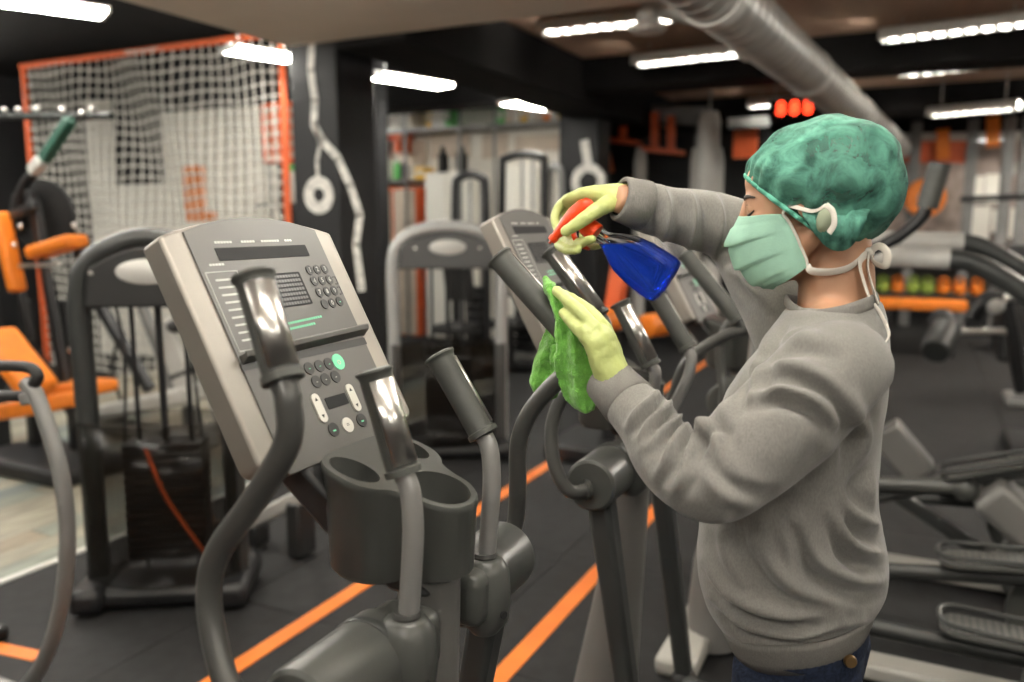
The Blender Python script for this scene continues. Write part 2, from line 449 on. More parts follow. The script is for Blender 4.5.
FV = Vector((-.155, 0, .29)).normalized(); FU = Vector((0, 1, 0)); FN = FU.cross(FV)
F0 = Vector((-.725, 0, 1.19))
def face_M(u, v, h=0.0):
    p = F0+FU*u+FV*v+FN*h
    return Matrix(((FU.x, FV.x, FN.x, p.x), (FU.y, FV.y, FN.y, p.y), (FU.z, FV.z, FN.z, p.z), (0, 0, 0, 1)))
def oval(a, b, n=16): return [(a*math.cos(2*PI*k/n), b*math.sin(2*PI*k/n)) for k in range(n)]
def console_outline(hw, v0, v1, rise, r):
    pts = []
    for k in range(6):      # bottom right corner
        a = -PI/2+PI/2*k/5; pts.append((hw-r+r*math.cos(a), v0+r+r*math.sin(a)))
    n = 14
    for k in range(n+1):    # arched top
        u = hw-2*hw*k/n; pts.append((u, v1+rise*(1-(u/hw)**2)))
    for k in range(6):
        a = PI+PI/2*k/5; pts.append((-hw+r+r*math.cos(a), v0+r+r*math.sin(a)))
    return pts
def make_console(parent):
    c = MB().prism(console_outline(.172, -.004, .332, .026, .016), face_M(0, 0, -.040), .040).build('console', M_silver, parent, bevel=.005, bseg=3)
    MB().prism(console_outline(.1335, -.018, .336, .0225, .004), face_M(0, 0, -.01), .0125).build('face_panel', M_face, c, bevel=.001)
    MB().prism(console_outline(.11, .06, .27, .02, .03), face_M(0, 0, -.075), .036).build('rear_shell', M_hous, c, bevel=.01)
    MB().prism(rrect(.186, .0195, .0015, 2), face_M(0, .3, .0015), .0018).build('message_display', M_lcd, c)
    d = MB().prism(rrect(.104, .054, .002, 2), face_M(.0, .238, .0015), .0018).build('workout_display', M_lcd, c)
    g = MB()
    for i in range(7):
        for j in range(16):
            g.prism(rrect(.0048, .0045, .0008, 1), face_M(-.045+j*.006, .2155+i*.0073, .0033), .0003)
    s = g.build('led_dots', M_seg, c); s['kind'] = 'stuff'
    pr = MB()
    for (u, wd) in ((-.07, .038), (-.024, .03), (.021, .04), (.06, .018)):
        for q in range(int(wd/.0055)):
            pr.prism(rrect(.0042, .0034, .0004, 1), face_M(u-wd/2+q*.0055+.003, .3185, .0023), .0004)
    for q in range(5): pr.prism(rrect(.0042, .003, .0004, 1), face_M(-.112+q*.0055, .285, .0023), .0004)
    pr.build('printed_words', M_print, c)['kind'] = 'stuff'
    # course list on the left side of the panel
    ol = MB()
    u0, u1, v0, v1 = -.127, -.07, .158, .274
    for a, b in (((u0, v0), (u1, v0)), ((u1, v0), (u1, v1)), ((u1, v1), (u0, v1)), ((u0, v1), (u0, v0))):
        ol.bar(face_M(a[0], a[1], .0026).translation, face_M(b[0], b[1], .0026).translation, .0012, .0008, up=FN)
    for q in range(9): ol.prism(rrect(.03, .0028, .0004, 1), face_M(-.1, .262-q*.0112, .0023), .0004)
    ol.build('printed_course_list', M_print, c)['kind'] = 'stuff'
    gp = MB()
    for (v, wd) in ((.186, .078), (.1775, .06)):
        for q in range(int(wd/.0052)): gp.prism(rrect(.0042, .0036, .0004, 1), face_M(-.016+q*.0052, v+.0002*q, .0023), .0004)
    gp.build('printed_green_line', M_printg, c)['kind'] = 'stuff'
    # number pad
    def key(u, v, a, b, m, txt=None, name='key', tm=M_print, ts=.011):
        k = MB().prism(oval(a, b), face_M(u, v, .001), .003).build(name, m, c)
        if txt:
            me = text_mesh(txt, ts, face_M(u, v, .0041))
            k.data.materials.append(tm)
            bm = bmesh.new(); bm.from_mesh(k.data); nf = len(bm.faces); bm.from_mesh(me)
            bm.faces.ensure_lookup_table()
            for f in bm.faces[nf:]: f.material_index = 1
            bm.to_mesh(k.data); bm.free()
        return k
    num = iter('123456789')
    for r, v in enumerate((.266, .247, .2275)):
        for u in (.077, .095, .113): key(u, v, .0075, .0082, M_key, next(num), 'number_key')
    key(.095, .2075, .0075, .0082, M_key, '0', 'number_key')
    key(.077, .2075, .0075, .0082, M_key, None, 'number_key'); key(.114, .2085, .0075, .0082, M_key, '-', 'number_key', M_keygrn)
    for v in (.245, .227):
        MB().tube([face_M(.124, v+.006, .002).translation, face_M(.1305, v+.007, .002).translation, face_M(.1305, v-.006, .002).translation, face_M(.124, v-.006, .002).translation], .0012, 6).build('key_bracket', M_key, c)
    # reading ledge
    lg = MB(); sec = []
    for u in (-.131, -.05, .05, .140):
        z = .150+.004*(u/.15)
        sec.append([face_M(u, z+.006, 0).translation, face_M(u, z+.005, .014).translation, face_M(u, z+.008, .016).translation, face_M(u, z+.006, .018).translation, face_M(u, z-.001, .016).translation, face_M(u, z-.008, .0).translation])
    lg.loft(sec); lg.build('reading_ledge', M_face, c, bevel=.001)
    MB().prism(rrect(.27, .012, .001, 1), face_M(.0, .137, .0012), .0016).build('ledge_gap', M_dark, c)
    for i, u in enumerate((-.016, .007, .028)): key(u, .114, .0095, .0095, M_key, '-', 'program_key', M_keygrn)
    key(.05, .1135, .0125, .013, M_keygrn, 'o', 'quick_start_key', M_keywht, .016)
    for i, u in enumerate((-.013, .007, .03)): key(u, .0925, .0095, .0095, M_key, '-', 'program_key', M_print)
    for su in (-.031, .047):
        MB().prism(rrect(.016, .044, .0078, 5), face_M(su, .0545, .001), .004).build('rocker_key', M_keywht, c)
        MB().prism([(-.003, -.002), (.003, -.002), (0, .003)], face_M(su, .067, .005), .0005).build('up_arrow', M_key, c)
        MB().prism([(-.003, .002), (0, -.003), (.003, .002)], face_M(su, .042, .005), .0005).build('down_arrow', M_key, c)
    MB().prism(rrect(.046, .0175, .001, 1), face_M(.011, .057, .0015), .0018).build('level_display', M_lcd, c)
    key(-.021, .019, .0105, .0105, M_key, '-', 'start_key', M_keygrn, .024); key(.011, .0185, .0115, .0115, M_keywht, '=', 'pause_key', M_key); key(.044, .0185, .0105, .0105, M_key, '-', 'stop_key', M_keygrn, .024)
    return c
def grip(a, b, parent, face=(1, -.25, .3), r=.0205):
    """rubber sleeve from a (free end) to b (end on the tube) with a sensor plate along it"""
    a = Vector(a); b = Vector(b); d = (b-a).normalized(); L = (b-a).length
    MB().lathe([(0, -.002), (r*.9, -.002), (r+.0035, 0), (r+.0035, .003), (r+.0015, .005), (r, .010), (r, L-.010), (r+.0028, L-.009), (r+.0028, L-.001), (r*.8, L)], a, d, 20).build('rubber_sleeve', M_grip, parent)
    f = Vector(face); f = (f-d*f.dot(d)).normalized(); s = d.cross(f)
    rows = []
    for i in range(2):
        p = a+d*(.013 if i == 0 else L-.014); row = []
        for k in range(11):
            an = math.radians(-50+10*k); row.append(p+(f*math.cos(an)+s*math.sin(an))*(r+.0009))
        rows.append(row)
    MB().grid(rows).build('sensor_plate', M_chrome, parent, solid=.0012)
ARM = [(.006, .10), (.012, .185), (.046, .248), (.100, .306), (.135, .330)]   # canonical swing arm, relative to its pivot (x, z)
def rotp(p, a):
    c, s = math.cos(a), math.sin(a); return (p[0]*c-p[1]*s, p[0]*s+p[1]*c)
PIV = (-.6, .943)
def make_elliptical(label, loc, left, right, console=None, dz=0.0, pedal_z=(.34, .34), low=(0.0, 0.0), inner=None):
    t = thing('elliptical_trainer', label, 'elliptical trainer', loc, 0, 'row of elliptical trainers')
    # console
    if console is None: c = make_console(t)
    else: c = copy_tree(console, t)
    if dz: c.location = (0, 0, dz)
    # mast and lower tower
    def ring(x, y, z, a, b, n=14): return [Vector((x+a*math.cos(2*PI*k/n), y+b*math.sin(2*PI*k/n), z)) for k in range(n)]
    MB().loft([ring(-.66, 0, .02, .10, .11), ring(-.655, 0, .3, .085, .075), ring(-.615, 0, .62, .058, .052), ring(-.592, 0, .86, .044, .042), ring(-.588, 0, 1.03, .045, .044)]).build('mast', M_post, t)
    # bracket from the mast up to the console
    MB().loft([[Vector((x, y, z)) for x, y, z in ((-.62, -.05, 1.0), (-.62, .05, 1.0), (-.56, .05, 1.0), (-.56, -.05, 1.0))],
               [Vector((x, y, z)) for x, y, z in ((-.715, -.075, 1.08), (-.715, .075, 1.08), (-.66, .075, 1.10), (-.66, -.075, 1.10))],
               [Vector((x, y, z)) for x, y, z in ((-.80, -.11, 1.19+dz), (-.80, .11, 1.19+dz), (-.725, .11, 1.185+dz), (-.725, -.11, 1.185+dz))]]).build('console_bracket', M_dark, t, bevel=.008)
    # cup tray : a round cup in the middle and a pocket at either side
    def blob(sc, zt, k_=.14):
        pts = [(-.520, 0), (-.528, -.030), (-.552, -.050), (-.582, -.056), (-.605, -.066), (-.618, -.082), (-.640, -.094), (-.675, -.094), (-.70, -.084), (-.712, -.06), (-.715, 0)]
        full = pts+[(x, -y) for x, y in reversed(pts[1:-1])]
        ring = catmull([Vector((x, y, 0)) for x, y in full+[full[0]]], 4)[:-1]
        c_ = Vector((-.61, 0, 0))
        return [Vector(((p.x+.61)*sc-.61, p.y*sc, zt-k_*(p.x+.60)*2.2)) for p in ring]
    outer = MB().loft([blob(.86, 1.02, .0), blob(.95, 1.028, .02), blob(1.0, 1.134), blob(1.02, 1.140), blob(1.02, 1.147), blob(1.005, 1.150)])
    cuts = MB(); n = 24
    def hole(x, y, a, b, zb, top=1.26):
        cuts.loft([[Vector((x+a*f*math.cos(2*PI*k/n), y+b*f*math.sin(2*PI*k/n), z)) for k in range(n)] for f, z in ((.9, zb), (1, zb+.01), (1, top))])
    hole(-.570, 0, .043, .044, 1.035); hole(-.665, -.062, .038, .024, 1.06); hole(-.665, .062, .038, .024, 1.06)
    om = bpy.data.objects.new('o', outer.mesh('o')); cm = bpy.data.objects.new('c', cuts.mesh('c')); COL.objects.link(om); COL.objects.link(cm)
    bo = om.modifiers.new('b', 'BOOLEAN'); bo.operation = 'DIFFERENCE'; bo.object = cm; bo.solver = 'EXACT'
    tm = bpy.data.meshes.new_from_object(om.evaluated_get(bpy.context.evaluated_depsgraph_get())); tm.name = 'cup_tray'
    bpy.data.objects.remove(om); bpy.data.objects.remove(cm)
    for p_ in tm.polygons: p_.use_smooth = True
    tm.set_sharp_from_angle(angle=math.radians(40))
    mkobj('cup_tray', tm, M_hous, t)
    # cross housings with swing arms
    for sgn, pts, lo in ((-1, left, low[0]), (1, right, low[1])):
        h = MB().lathe([(0, 0), (.05, 0), (.056, .004), (.0575, .012), (.0575, .165), (.052, .172), (0, .172)], (PIV[0], sgn*.262, PIV[1]), (0, -sgn, 0), 32).build('pivot_housing', M_hous, t, sharp=30)
        MB().lathe([(.0585, .125), (.0595, .128), (.0595, .137), (.0585, .14)], (PIV[0], sgn*.262, PIV[1]), (0, -sgn, 0), 32, closed=False).build('seam_ring', M_link, h)
        sa = MB().tube(pts[1:], .0148, 14, smooth=6).build('swing_arm', M_tube, t)
        MB().lathe([(0, 0), (.02, 0), (.022, .004), (.022, .01), (0, .012)], pts[-1], Vector(pts[-2])-Vector(pts[-1]), 16).build('arm_boot', M_hous, sa)
        gf = (.85, -.45, .2) if sgn < 0 else (.45, .8, .5)
        grip(pts[0], pts[1], sa, face=gf)
        # fixed inner handle in a clamp block
        yy = sgn*.105
        gt, ft_ = ((-.598, 1.318) if sgn < 0 else (-.632, 1.304), (-.556, 1.19)) if inner is None else inner[0 if sgn < 0 else 1]
        dx_ = ft_[0]+.556
        ih = MB().tube([(ft_[0], yy, ft_[1]), (ft_[0]+.009, yy, 1.168), (-.544+dx_*.8, yy, 1.12), (-.549+dx_*.4, yy, 1.05), (-.556, yy, .975)], .0135, 14, smooth=5).build('fixed_handle', M_tube2, t)
        grip((gt[0], yy, gt[1]), (ft_[0], yy, ft_[1]), ih, face=gf)
        bl = MB().loft([[Vector((-.557+a*math.cos(2*PI*k/16), yy+b*math.sin(2*PI*k/16), z)) for k in range(16)] for a, b, z in ((.02, .02, .885), (.036, .036, .905), (.041, .036, .94), (.038, .034, .985), (.028, .026, 1.0), (.022, .021, 1.004))]).build('handle_clamp', M_hous, t, sharp=45)
        MB().lathe([(.0175, 0), (.019, .004), (.0175, .009)], (-.556, yy, 1.003), (0, 0, 1), 16).build('clamp_collar', M_tube, bl)
        MB().lathe([(0, 0), (.006, 0), (.006, .004), (0, .004)], (-.520, yy-.012, .925), (1, -.4, 0), 8).build('clamp_screw', M_black, bl)
        MB().box((-.58, sgn*.08, .955), (.09, .07, .085)).build('housing_web', M_hous, t, bevel=.02, bseg=3)
        # lower link, pedal beam, pedal, crank
        pz = pedal_z[0] if sgn < 0 else pedal_z[1]
        fx, fz = -.52+lo, .27
        cx = .74; cz = fz+(pz-.045-fz)/.55
        MB().loft([[Vector((PIV[0]+.005+i*.027, sgn*.215+j*.03, .93)) for i, j in ((-1,-1),(1,-1),(1,1),(-1,1))],
                   [Vector((fx+i*.022, sgn*.215+j*.022, fz)) for i, j in ((-1,-1),(1,-1),(1,1),(-1,1))]]).build('lower_link', M_link, t, bevel=.012, bseg=3)
        py = sgn*.175
        MB().tube([(fx, sgn*.215, fz), (fx+.07, py, fz+.005), (-.1, py, fz+(cz-fz)*.33), (cx, py, cz)], [.024, .024, .026, .026], 14, smooth=4).build('pedal_beam', M_link, t)
        MB().ell((fx, sgn*.215, fz), (.036, .036, .036)).build('ball_joint', M_black, t)
        tilt = math.atan2(cz-fz, cx-fx)
        R = Euler((0, -tilt, 0)).to_matrix(); pc = Vector((.22, py, pz))
        ft = MB()
        out = rrect(.36, .15, .06, 5)
        Mp = R.to_4x4(); Mp.translation = pc
        ft.prism(out, Mp, .02)
        p = ft.build('pedal', M_hous, t, bevel=.006)
        rim = [Mp @ Vector((x*1.02, y*1.04, .022+.02*(1 if x < .05 else .5))) for x, y in out]; rim.append(rim[0])
        MB().tube(rim, .008, 8).build('pedal_rim', M_link, p)
        tr = MB()
        for i in range(16):
            for j in range(7): tr.box(Mp @ Vector((-.15+i*.02, -.054+j*.018, .0205)), (.009, .009, .003), R)
        tr.build('pedal_studs', M_post, p)['kind'] = 'stuff'
        MB().lathe([(0, 0), (.13, 0), (.165, .012), (.175, .03), (.17, .045), (0, .05)], (.42, sgn*.285, .23), (0, -sgn, 0), 36).build('crank_disc', M_hous, t)
    MB().prism([(.5, .02), (1.0, .02), (1.02, .1), (.96, .34), (.86, .46), (.70, .47), (.58, .38), (.5, .2)], Matrix(((1,0,0,0),(0,0,-1,.11),(0,1,0,0),(0,0,0,1))), .22).build('flywheel_cover', M_post, t, bevel=.03, bseg=3)
    b = MB(); b.box((.1, 0, .05), (1.75, .11, .06)); b.build('floor_beam', M_white, t, bevel=.015)
    MB().box((-.72, 0, .04), (.14, .6, .07)).build('front_foot', M_white, t, bevel=.02)
    MB().box((.95, 0, .03), (.1, .56, .06)).build('rear_foot', M_link, t, bevel=.02)
    return t, c
def arm_pts(sgn, ang, grip_rel=(-.02, .478), inward=.0, grip_ang=None):
    """grip end first, then grip foot, then tube down to the pivot"""
    y = sgn*.275
    P = [rotp(p, ang) for p in ARM]
    bend = P[-1]
    ge = rotp(grip_rel, ang*.6) if grip_ang is None else grip_ang
    out = [(PIV[0]+ge[0], y-sgn*inward, PIV[1]+ge[1])]
    # the grip ends a little above the bend
    gx = bend[0]+(ge[0]-bend[0])*.10; gz = bend[1]+(ge[1]-bend[1])*.10
    out.append((PIV[0]+gx, y-sgn*inward*.3, PIV[1]+gz))
    for p in reversed(P): out.append((PIV[0]+p[0], y, PIV[1]+p[1]))
    out += [(PIV[0]+.004, y+sgn*.008, PIV[1]+.045), (PIV[0]+.002, y+sgn*.004, PIV[1]+.008), (PIV[0], sgn*.255, PIV[1])]
    return out
A_left = [(-.645, -.255, 1.443), (-.592, -.272, 1.333), (-.584, -.275, 1.312), (-.588, -.275, 1.268), (-.637, -.277, 1.198), (-.686, -.28, 1.138), (-.704, -.283, 1.095), (-.697, -.29, 1.045), (-.666, -.30, .985), (-.63, -.295, .955), (-.60, -.26, .95)]
A_right = [(-.619, .275, 1.443), (-.474, .275, 1.302), (-.463, .275, 1.285), (-.498, .275, 1.260), (-.553, .275, 1.202), (-.582, .275, 1.139), (-.586, .278, 1.052), (-.594, .285, .99), (-.60, .26, .952)]
B_left = [(-.688, -.275, 1.442), (-.578, -.275, 1.308), (-.566, -.275, 1.285), (-.580, -.275, 1.245), (-.625, -.275, 1.185), (-.664, -.277, 1.125), (-.681, -.283, 1.06), (-.668, -.292, .985), (-.635, -.290, .935), (-.60, -.26, .935)]
E1, CON = make_elliptical('large nearest elliptical trainer with its whole console facing the camera at left', (0, .925, 0), A_left, A_right, None, 0, (.4, .3), (.0, -.2))
E2, _ = make_elliptical('second elliptical trainer, at the spray bottle, its console half hidden by the gloved hand', (0, 1.845, 0), B_left, arm_pts(1, math.radians(-14)), CON, .025, (.26, .30), (.03, .02), (((-.594, 1.322), (-.518, 1.184)), ((-.575, 1.325), (-.490, 1.196))))
E3, _ = make_elliptical('third elliptical trainer, seen between the blue bottle and the grey sweatshirt', (.08, 2.79, 0), arm_pts(-1, math.radians(8)), arm_pts(1, math.radians(-8)), CON, .0, (.31, .40))
E4, _ = make_elliptical('farthest elliptical trainer, its raised pedals right of the grey sweatshirt', (.08, 3.72, 0), arm_pts(-1, math.radians(-6)), arm_pts(1, math.radians(6)), CON, .0, (.56, .36))
# ================================================================== person wiping the second grip
YS = 1.32
M_skin = mat('skin', (0.40, 0.215, 0.128), 0.5, noise=0.06, nscale=25, subsurf=0.15, bump=0.06, bscale=500)
M_sweat = mat('grey_marl_jersey', (0.18, 0.174, 0.162), 0.95, noise=0.10, nscale=420, bump=0.35, bscale=700, sheen=0.25, spec=0.15, detail=2, stretch=(1, 1, .35))
M_rib = mat('grey_marl_rib', (0.17, 0.164, 0.152), 0.95, noise=0.14, nscale=300, bump=0.5, bscale=260, spec=0.15, stretch=(3, 3, .3))
M_jean = mat('blue_denim', (0.013, 0.019, 0.038), 0.85, noise=0.45, nscale=180, bump=0.3, bscale=500, spec=0.2)
M_glove = mat('pale_yellow_latex', (0.43, 0.48, 0.175), 0.4, noise=0.07, nscale=30, bump=0.6, bscale=110)
M_hair = mat('dark_brown_hair', (0.03, 0.02, 0.015), 0.5, noise=0.3, nscale=60, stretch=(1, 1, 6))
M_mask = mat('pale_green_mask', (0.27, 0.46, 0.36), 0.8, noise=0.05, nscale=40, bump=0.15, bscale=300)
M_strap = mat('white_mask_tie', (0.62, 0.58, 0.52), 0.8, bump=0.1, bscale=200)
M_brass = mat('brass_button', (0.35, 0.22, 0.10), 0.35, metal=0.9)
person = thing('person', 'person in grey sweatshirt, green cap and mask wiping an elliptical handle', 'person', (0, 0, 0))
# ------------------------------------------------------------------ torso + sleeves
def mid(px0, px1, py, Y=YS):
    a = onY(px0, py, Y); b = onY(px1, py, Y); return (a.x+b.x)/2, abs(b.x-a.x)/2, (a.z+b.z)/2
def esec(cx, cy, cz, a, b, n=36, tilt=0.0, pw=2.3):
    out = []
    for k in range(n):
        t = 2*PI*k/n; c, s = math.cos(t), math.sin(t)
        x = a*abs(c)**(2/pw)*(1 if c >= 0 else -1); y = b*abs(s)**(2/pw)*(1 if s >= 0 else -1)
        out.append(Vector((cx+x, cy+y, cz+tilt*x)))
    return out
torso_rows = [(787, 881, 303, .099), (781, 884, 313, .116), (770, 888, 326, .136), (760, 890, 343, .158), (744, 891, 362, .172), (730, 889, 385, .172), (720, 886, 415, .168), (712, 881, 450, .163), (706, 878, 485, .160), (702, 880, 512, .163), (701, 886, 540, .170), (704, 889, 566, .174), (712, 888, 590, .168), (724, 880, 608, .158)]
T = MB(); secs = []
for f_, b_, y_, hw in torso_rows:
    cx, a, z = mid(f_, b_, y_); secs.append(esec(cx, YS+.005, z, a, hw, tilt=.10+max(0, (y_-530)/80)*.14))
T.loft(secs)
LSH = onY(828, 376, YS-.14); LEL = onY(700, 481, YS-.25); LWR = onY(617, 390, YS-.165)
RSH = onY(808, 350, YS+.15); REL = onY(738, 236, YS+.235); RWR = onY(634, 203, YS+.085)
def limb(P, R): T.tube(P, R, 22, smooth=5)
u1 = LSH.lerp(LEL, .35); u2 = LSH.lerp(LEL, .7)
limb([LSH+Vector((.03, .06, .015)), LSH, u1+Vector((0, 0, -.012)), u2+Vector((0, 0, -.014)), LEL+Vector((.012, 0, .0)), LEL.lerp(LWR, .25)+Vector((-.012, 0, -.006)), LEL.lerp(LWR, .6), LEL.lerp(LWR, .88)], [.06, .071, .074, .068, .057, .050, .044, .039])
limb([RSH+Vector((.03, -.05, -.02)), RSH, RSH.lerp(REL, .5), REL+Vector((0, 0, 0)), REL.lerp(RWR, .35)+Vector((0, 0, .006)), REL.lerp(RWR, .7), RWR], [.075, .078, .068, .060, .056, .048, .042])
sweat = remesh(T, .0055, 14, .5, 'sweatshirt')
# ------------------------------------------------------------------ folds : ridges and valleys laid over the cloth
def apply_folds(me, folds):
    """folds are drawn as lines over the near side of the cloth; each vertex is measured against them along the line of sight"""
    n = len(me.vertices); co = np.empty(n*3); me.vertices.foreach_get('co', co); co = co.reshape(-1, 3)
    no = np.empty(n*3); me.vertex_normals.foreach_get('vector', no); no = no.reshape(-1, 3)
    F_, R_, U_, O_ = (np.array(tuple(q)) for q in (_F, _R, _U, _O))
    v = co-O_; D = v@F_; X = 512+FPX*(v@R_)/D; Yp = 341-FPX*(v@U_)/D
    vd = v/np.linalg.norm(v, axis=1)[:, None]
    facing = np.clip(-(no*vd).sum(1)*2.2, 0, 1)
    disp = np.zeros(n)
    for pts, amp, wid, zone in folds:
        P = np.array([tuple(p)[:2] for p in catmull([Vector((x, y, 0)) for x, y in pts], 5)])
        d2 = np.full(n, 1e9); tt = np.zeros(n); Q = np.stack([X, Yp], 1)
        for i in range(len(P)-1):
            a, b = P[i], P[i+1]; ab = b-a
            t = np.clip(((Q-a)@ab)/max(ab@ab, 1e-9), 0, 1)
            e = ((Q-a-t[:, None]*ab)**2).sum(1)
            m = e < d2; d2[m] = e[m]; tt[m] = ((i+t)/(len(P)-1))[m]
        wpx = .82*wid*FPX/D
        prof = np.exp(-d2/(wpx*wpx))*np.sin(np.clip(tt, .05, .95)*PI)**.6
        near = (co[:, 1] < YS+.03) if zone > 0 else (co[:, 1] > YS-.02)
        disp += 1.75*amp*prof*facing*near
    co += no*disp[:, None]
    me.vertices.foreach_set('co', co.reshape(-1)); me.update()
def L(*pp, dy=0): return list(pp)
F = []
def ridge(pp, amp=.010, w_=.012, dy=-.17, valley=True, off=(0, 13), side=1):
    F.append((L(*pp, dy=dy), amp, w_, side))
    if valley: F.append((L(*[(x+off[0], y+off[1]) for x, y in pp], dy=dy), -amp*.9, w_*.9, side))
# folds radiating from the arm pit towards the chest and along the sleeve
ridge([(752, 372), (785, 366), (822, 378), (846, 402)], .010, .013, -.15, off=(2, 16))
ridge([(752, 394), (782, 388), (815, 400), (838, 424)], .012, .012, -.18, off=(-2, 13))
ridge([(770, 350), (800, 338), (835, 345)], .006, .012, -.14, off=(0, 12))
ridge([(834, 440), (828, 468), (806, 492)], .004, .016, -.22, off=(-12, -10))
ridge([(850, 400), (862, 432), (858, 462)], .009, .014, -.16, off=(-13, 4))
ridge([(722, 468), (752, 484), (790, 482)], .003, .016, -.24, off=(0, 14))
ridge([(700, 470), (728, 496), (765, 506)], .006, .012, -.24, off=(4, -13))
# elbow crook and fore-arm wrinkles
for k, (x, y) in enumerate(((642, 408), (655, 416), (668, 424), (682, 432), (697, 436))):
    ridge([(x-14, y+20+2*k), (x-3, y+6), (x+10, y-6), (x+18, y-20)], .0100+.002*(k % 2), .0075, -.2, off=(7, 4))
ridge([(640, 452), (652, 440), (662, 425)], .005, .008, -.22, off=(7, 3)); ridge([(655, 478), (668, 462), (676, 444)], .006, .009, -.23, off=(8, 3)); ridge([(672, 497), (684, 478), (690, 455)], .006, .010, -.24, off=(9, 2))
ridge([(703, 425), (716, 438), (722, 458)], .010, .010, -.2, off=(10, -6))
# body of the sweatshirt under the arm
ridge([(846, 500), (862, 520), (884, 526)], .012, .012, -.13, off=(-4, 14)); ridge([(832, 512), (850, 545), (880, 553)], .014, .013, -.14, off=(-2, 16))
ridge([(800, 520), (812, 556), (850, 578), (884, 580)], .011, .015, -.15, off=(0, 16)); ridge([(760, 520), (768, 560), (800, 590), (850, 603)], .009, .016, -.16, off=(-3, 16))
ridge([(722, 520), (730, 556), (752, 592)], .008, .014, -.15, off=(13, -5)); ridge([(705, 560), (730, 592), (780, 612), (840, 616)], .012, .013, -.16, off=(0, 13))
ridge([(712, 596), (745, 622), (800, 634), (862, 622)], .010, .010, -.16, off=(0, 10)); ridge([(780, 525), (790, 550), (796, 580)], .006, .010, -.16, off=(12, 0))
ridge([(876, 470), (868, 492), (874, 515)], .009, .012, -.08, off=(-14, 2)); ridge([(745, 300), (742, 340), (728, 385), (720, 425)], .010, .012, -.02, off=(14, 2)); ridge([(772, 318), (762, 350), (745, 395)], .007, .012, -.06, off=(13, 3))
# far sleeve
for k, x in enumerate((652, 664, 677, 690, 703, 716, 728)):
    F.append((L((x-3, 184+k*2), (x+3, 205+k*2), (x+1, 228+k*3), (x-4, 245+k*4), dy=.07), .0085*(1 if k % 2 else -.9)+.001, .0085, -1))
F.append((L((735, 190), (752, 215), (748, 250), dy=.1), .008, .011, -1)); F.append((L((722, 262), (745, 282), (770, 305), dy=.06), .010, .012, -1)); F.append((L((715, 240), (730, 265), (752, 300), dy=.06), -.008, .012, -1))
apply_folds(sweat, F)
# low rolling unevenness of the jersey
nudge(sweat, ((9, .0035), (24, .0012)))
so = mkobj('sweatshirt', sweat, M_sweat, person)
sm_ = so.modifiers.new('s', 'SMOOTH'); sm_.factor = .5; sm_.iterations = 2
# ribbed hem, cuffs and neckband
hem = MB(); hs = []
for f_, b_, y_, hw in ((724, 880, 602, .159), (727, 877, 608, .159), (733, 872, 622, .150), (738, 867, 632, .145), (742, 863, 631, .138)):
    cx, a, z = mid(f_, b_, y_); hs.append(esec(cx, YS+.005, z, a, hw, 120, tilt=.28))
for s in hs:
    for k, p in enumerate(s):
        if k % 2: p.x += (p.x-s[0].x+.12)*.004
hem.loft(hs, cap=False); hem.build('hem_band', M_rib, so, sharp=180, solid=.004)
def band(a, b, r0, r1, name, n=64):
    m = MB(); a = Vector(a); b = Vector(b); d = (b-a).normalized(); R = rot_to(d); rows = []
    for t, r in ((0, r0-.003), (.06, r0+.002), (.5, (r0+r1)/2+.0015), (.94, r1+.002), (1, r1-.003), (.9, r1-.006)):
        rows.append([a.lerp(b, t)+R @ Vector(((r+(.0008 if k % 2 else 0))*math.cos(2*PI*k/n), (r+(.0008 if k % 2 else 0))*math.sin(2*PI*k/n), 0)) for k in range(n)])
    m.loft(rows, cap=False); return m.build(name, M_rib, so, sharp=180, solid=.002)
ld = (LWR-LEL).normalized()
band(LEL.lerp(LWR, .82), LWR+ld*.030, .0385, .034, 'cuff')
rd = (RWR-REL).normalized()
band(REL.lerp(RWR, .90), RWR+rd*.030, .0415, .036, 'cuff')
# ------------------------------------------------------------------ head and body under the clothes (one skin)
HP = math.radians(15); HY = math.radians(4)
hf = Vector((-math.cos(HP)*math.cos(HY), -math.sin(HY)*math.cos(HP), -math.sin(HP)))
hl = Vector((0, 0, 1)).cross(hf).normalized(); hu = hf.cross(hl).normalized()
HO = onY(803, 197, YS)
def H(f, l, u): return HO+hf*f+hl*l+hu*u
HR = Matrix((hf, hl, hu)).transposed()
B = MB()
def he(c, r, rot=None): B.ell(H(*c), r, HR if rot is None else HR @ Euler(rot).to_matrix(), 28, 18)
he((-.018, 0, .018), (.086, .071, .074)); he((.026, 0, -.010), (.060, .065, .082)); he((.035, 0, -.062), (.052, .052, .058)); he((.062, 0, -.098), (.028, .030, .024))
he((.044, 0, .036), (.034, .054, .036)); he((.066, 0, .016), (.018, .046, .012)); he((.078, 0, -.008), (.016, .011, .030))
for s in (-1, 1):
    he((.052, s*.040, -.030), (.026, .024, .026)); he((.068, s*.030, .0005), (.0125, .0145, .0115)); he((.02, s*.052, -.072), (.05, .014, .02), (0, .5, -s*.35))
    # ear
    he((-.012, s*.073, -.012), (.022, .007, .031), (0, -.25, s*.35)); he((-.008, s*.078, -.03), (.010, .006, .012))
B.loft([[H(f, l, u) for f, l, u in r] for r in ([(.088, -.009, .012), (.088, .009, .012), (.07, .012, .012), (.07, -.012, .012)], [(.108, -.010, -.022), (.108, .010, -.022), (.075, .016, -.022), (.075, -.016, -.022)], [(.118, -.015, -.04), (.118, .015, -.04), (.078, .02, -.04), (.078, -.02, -.04)], [(.098, -.014, -.052), (.098, .014, -.052), (.075, .016, -.052), (.075, -.016, -.052)])])
nk0 = H(-.02, 0, -.05); nb = onY(838, 318, YS)
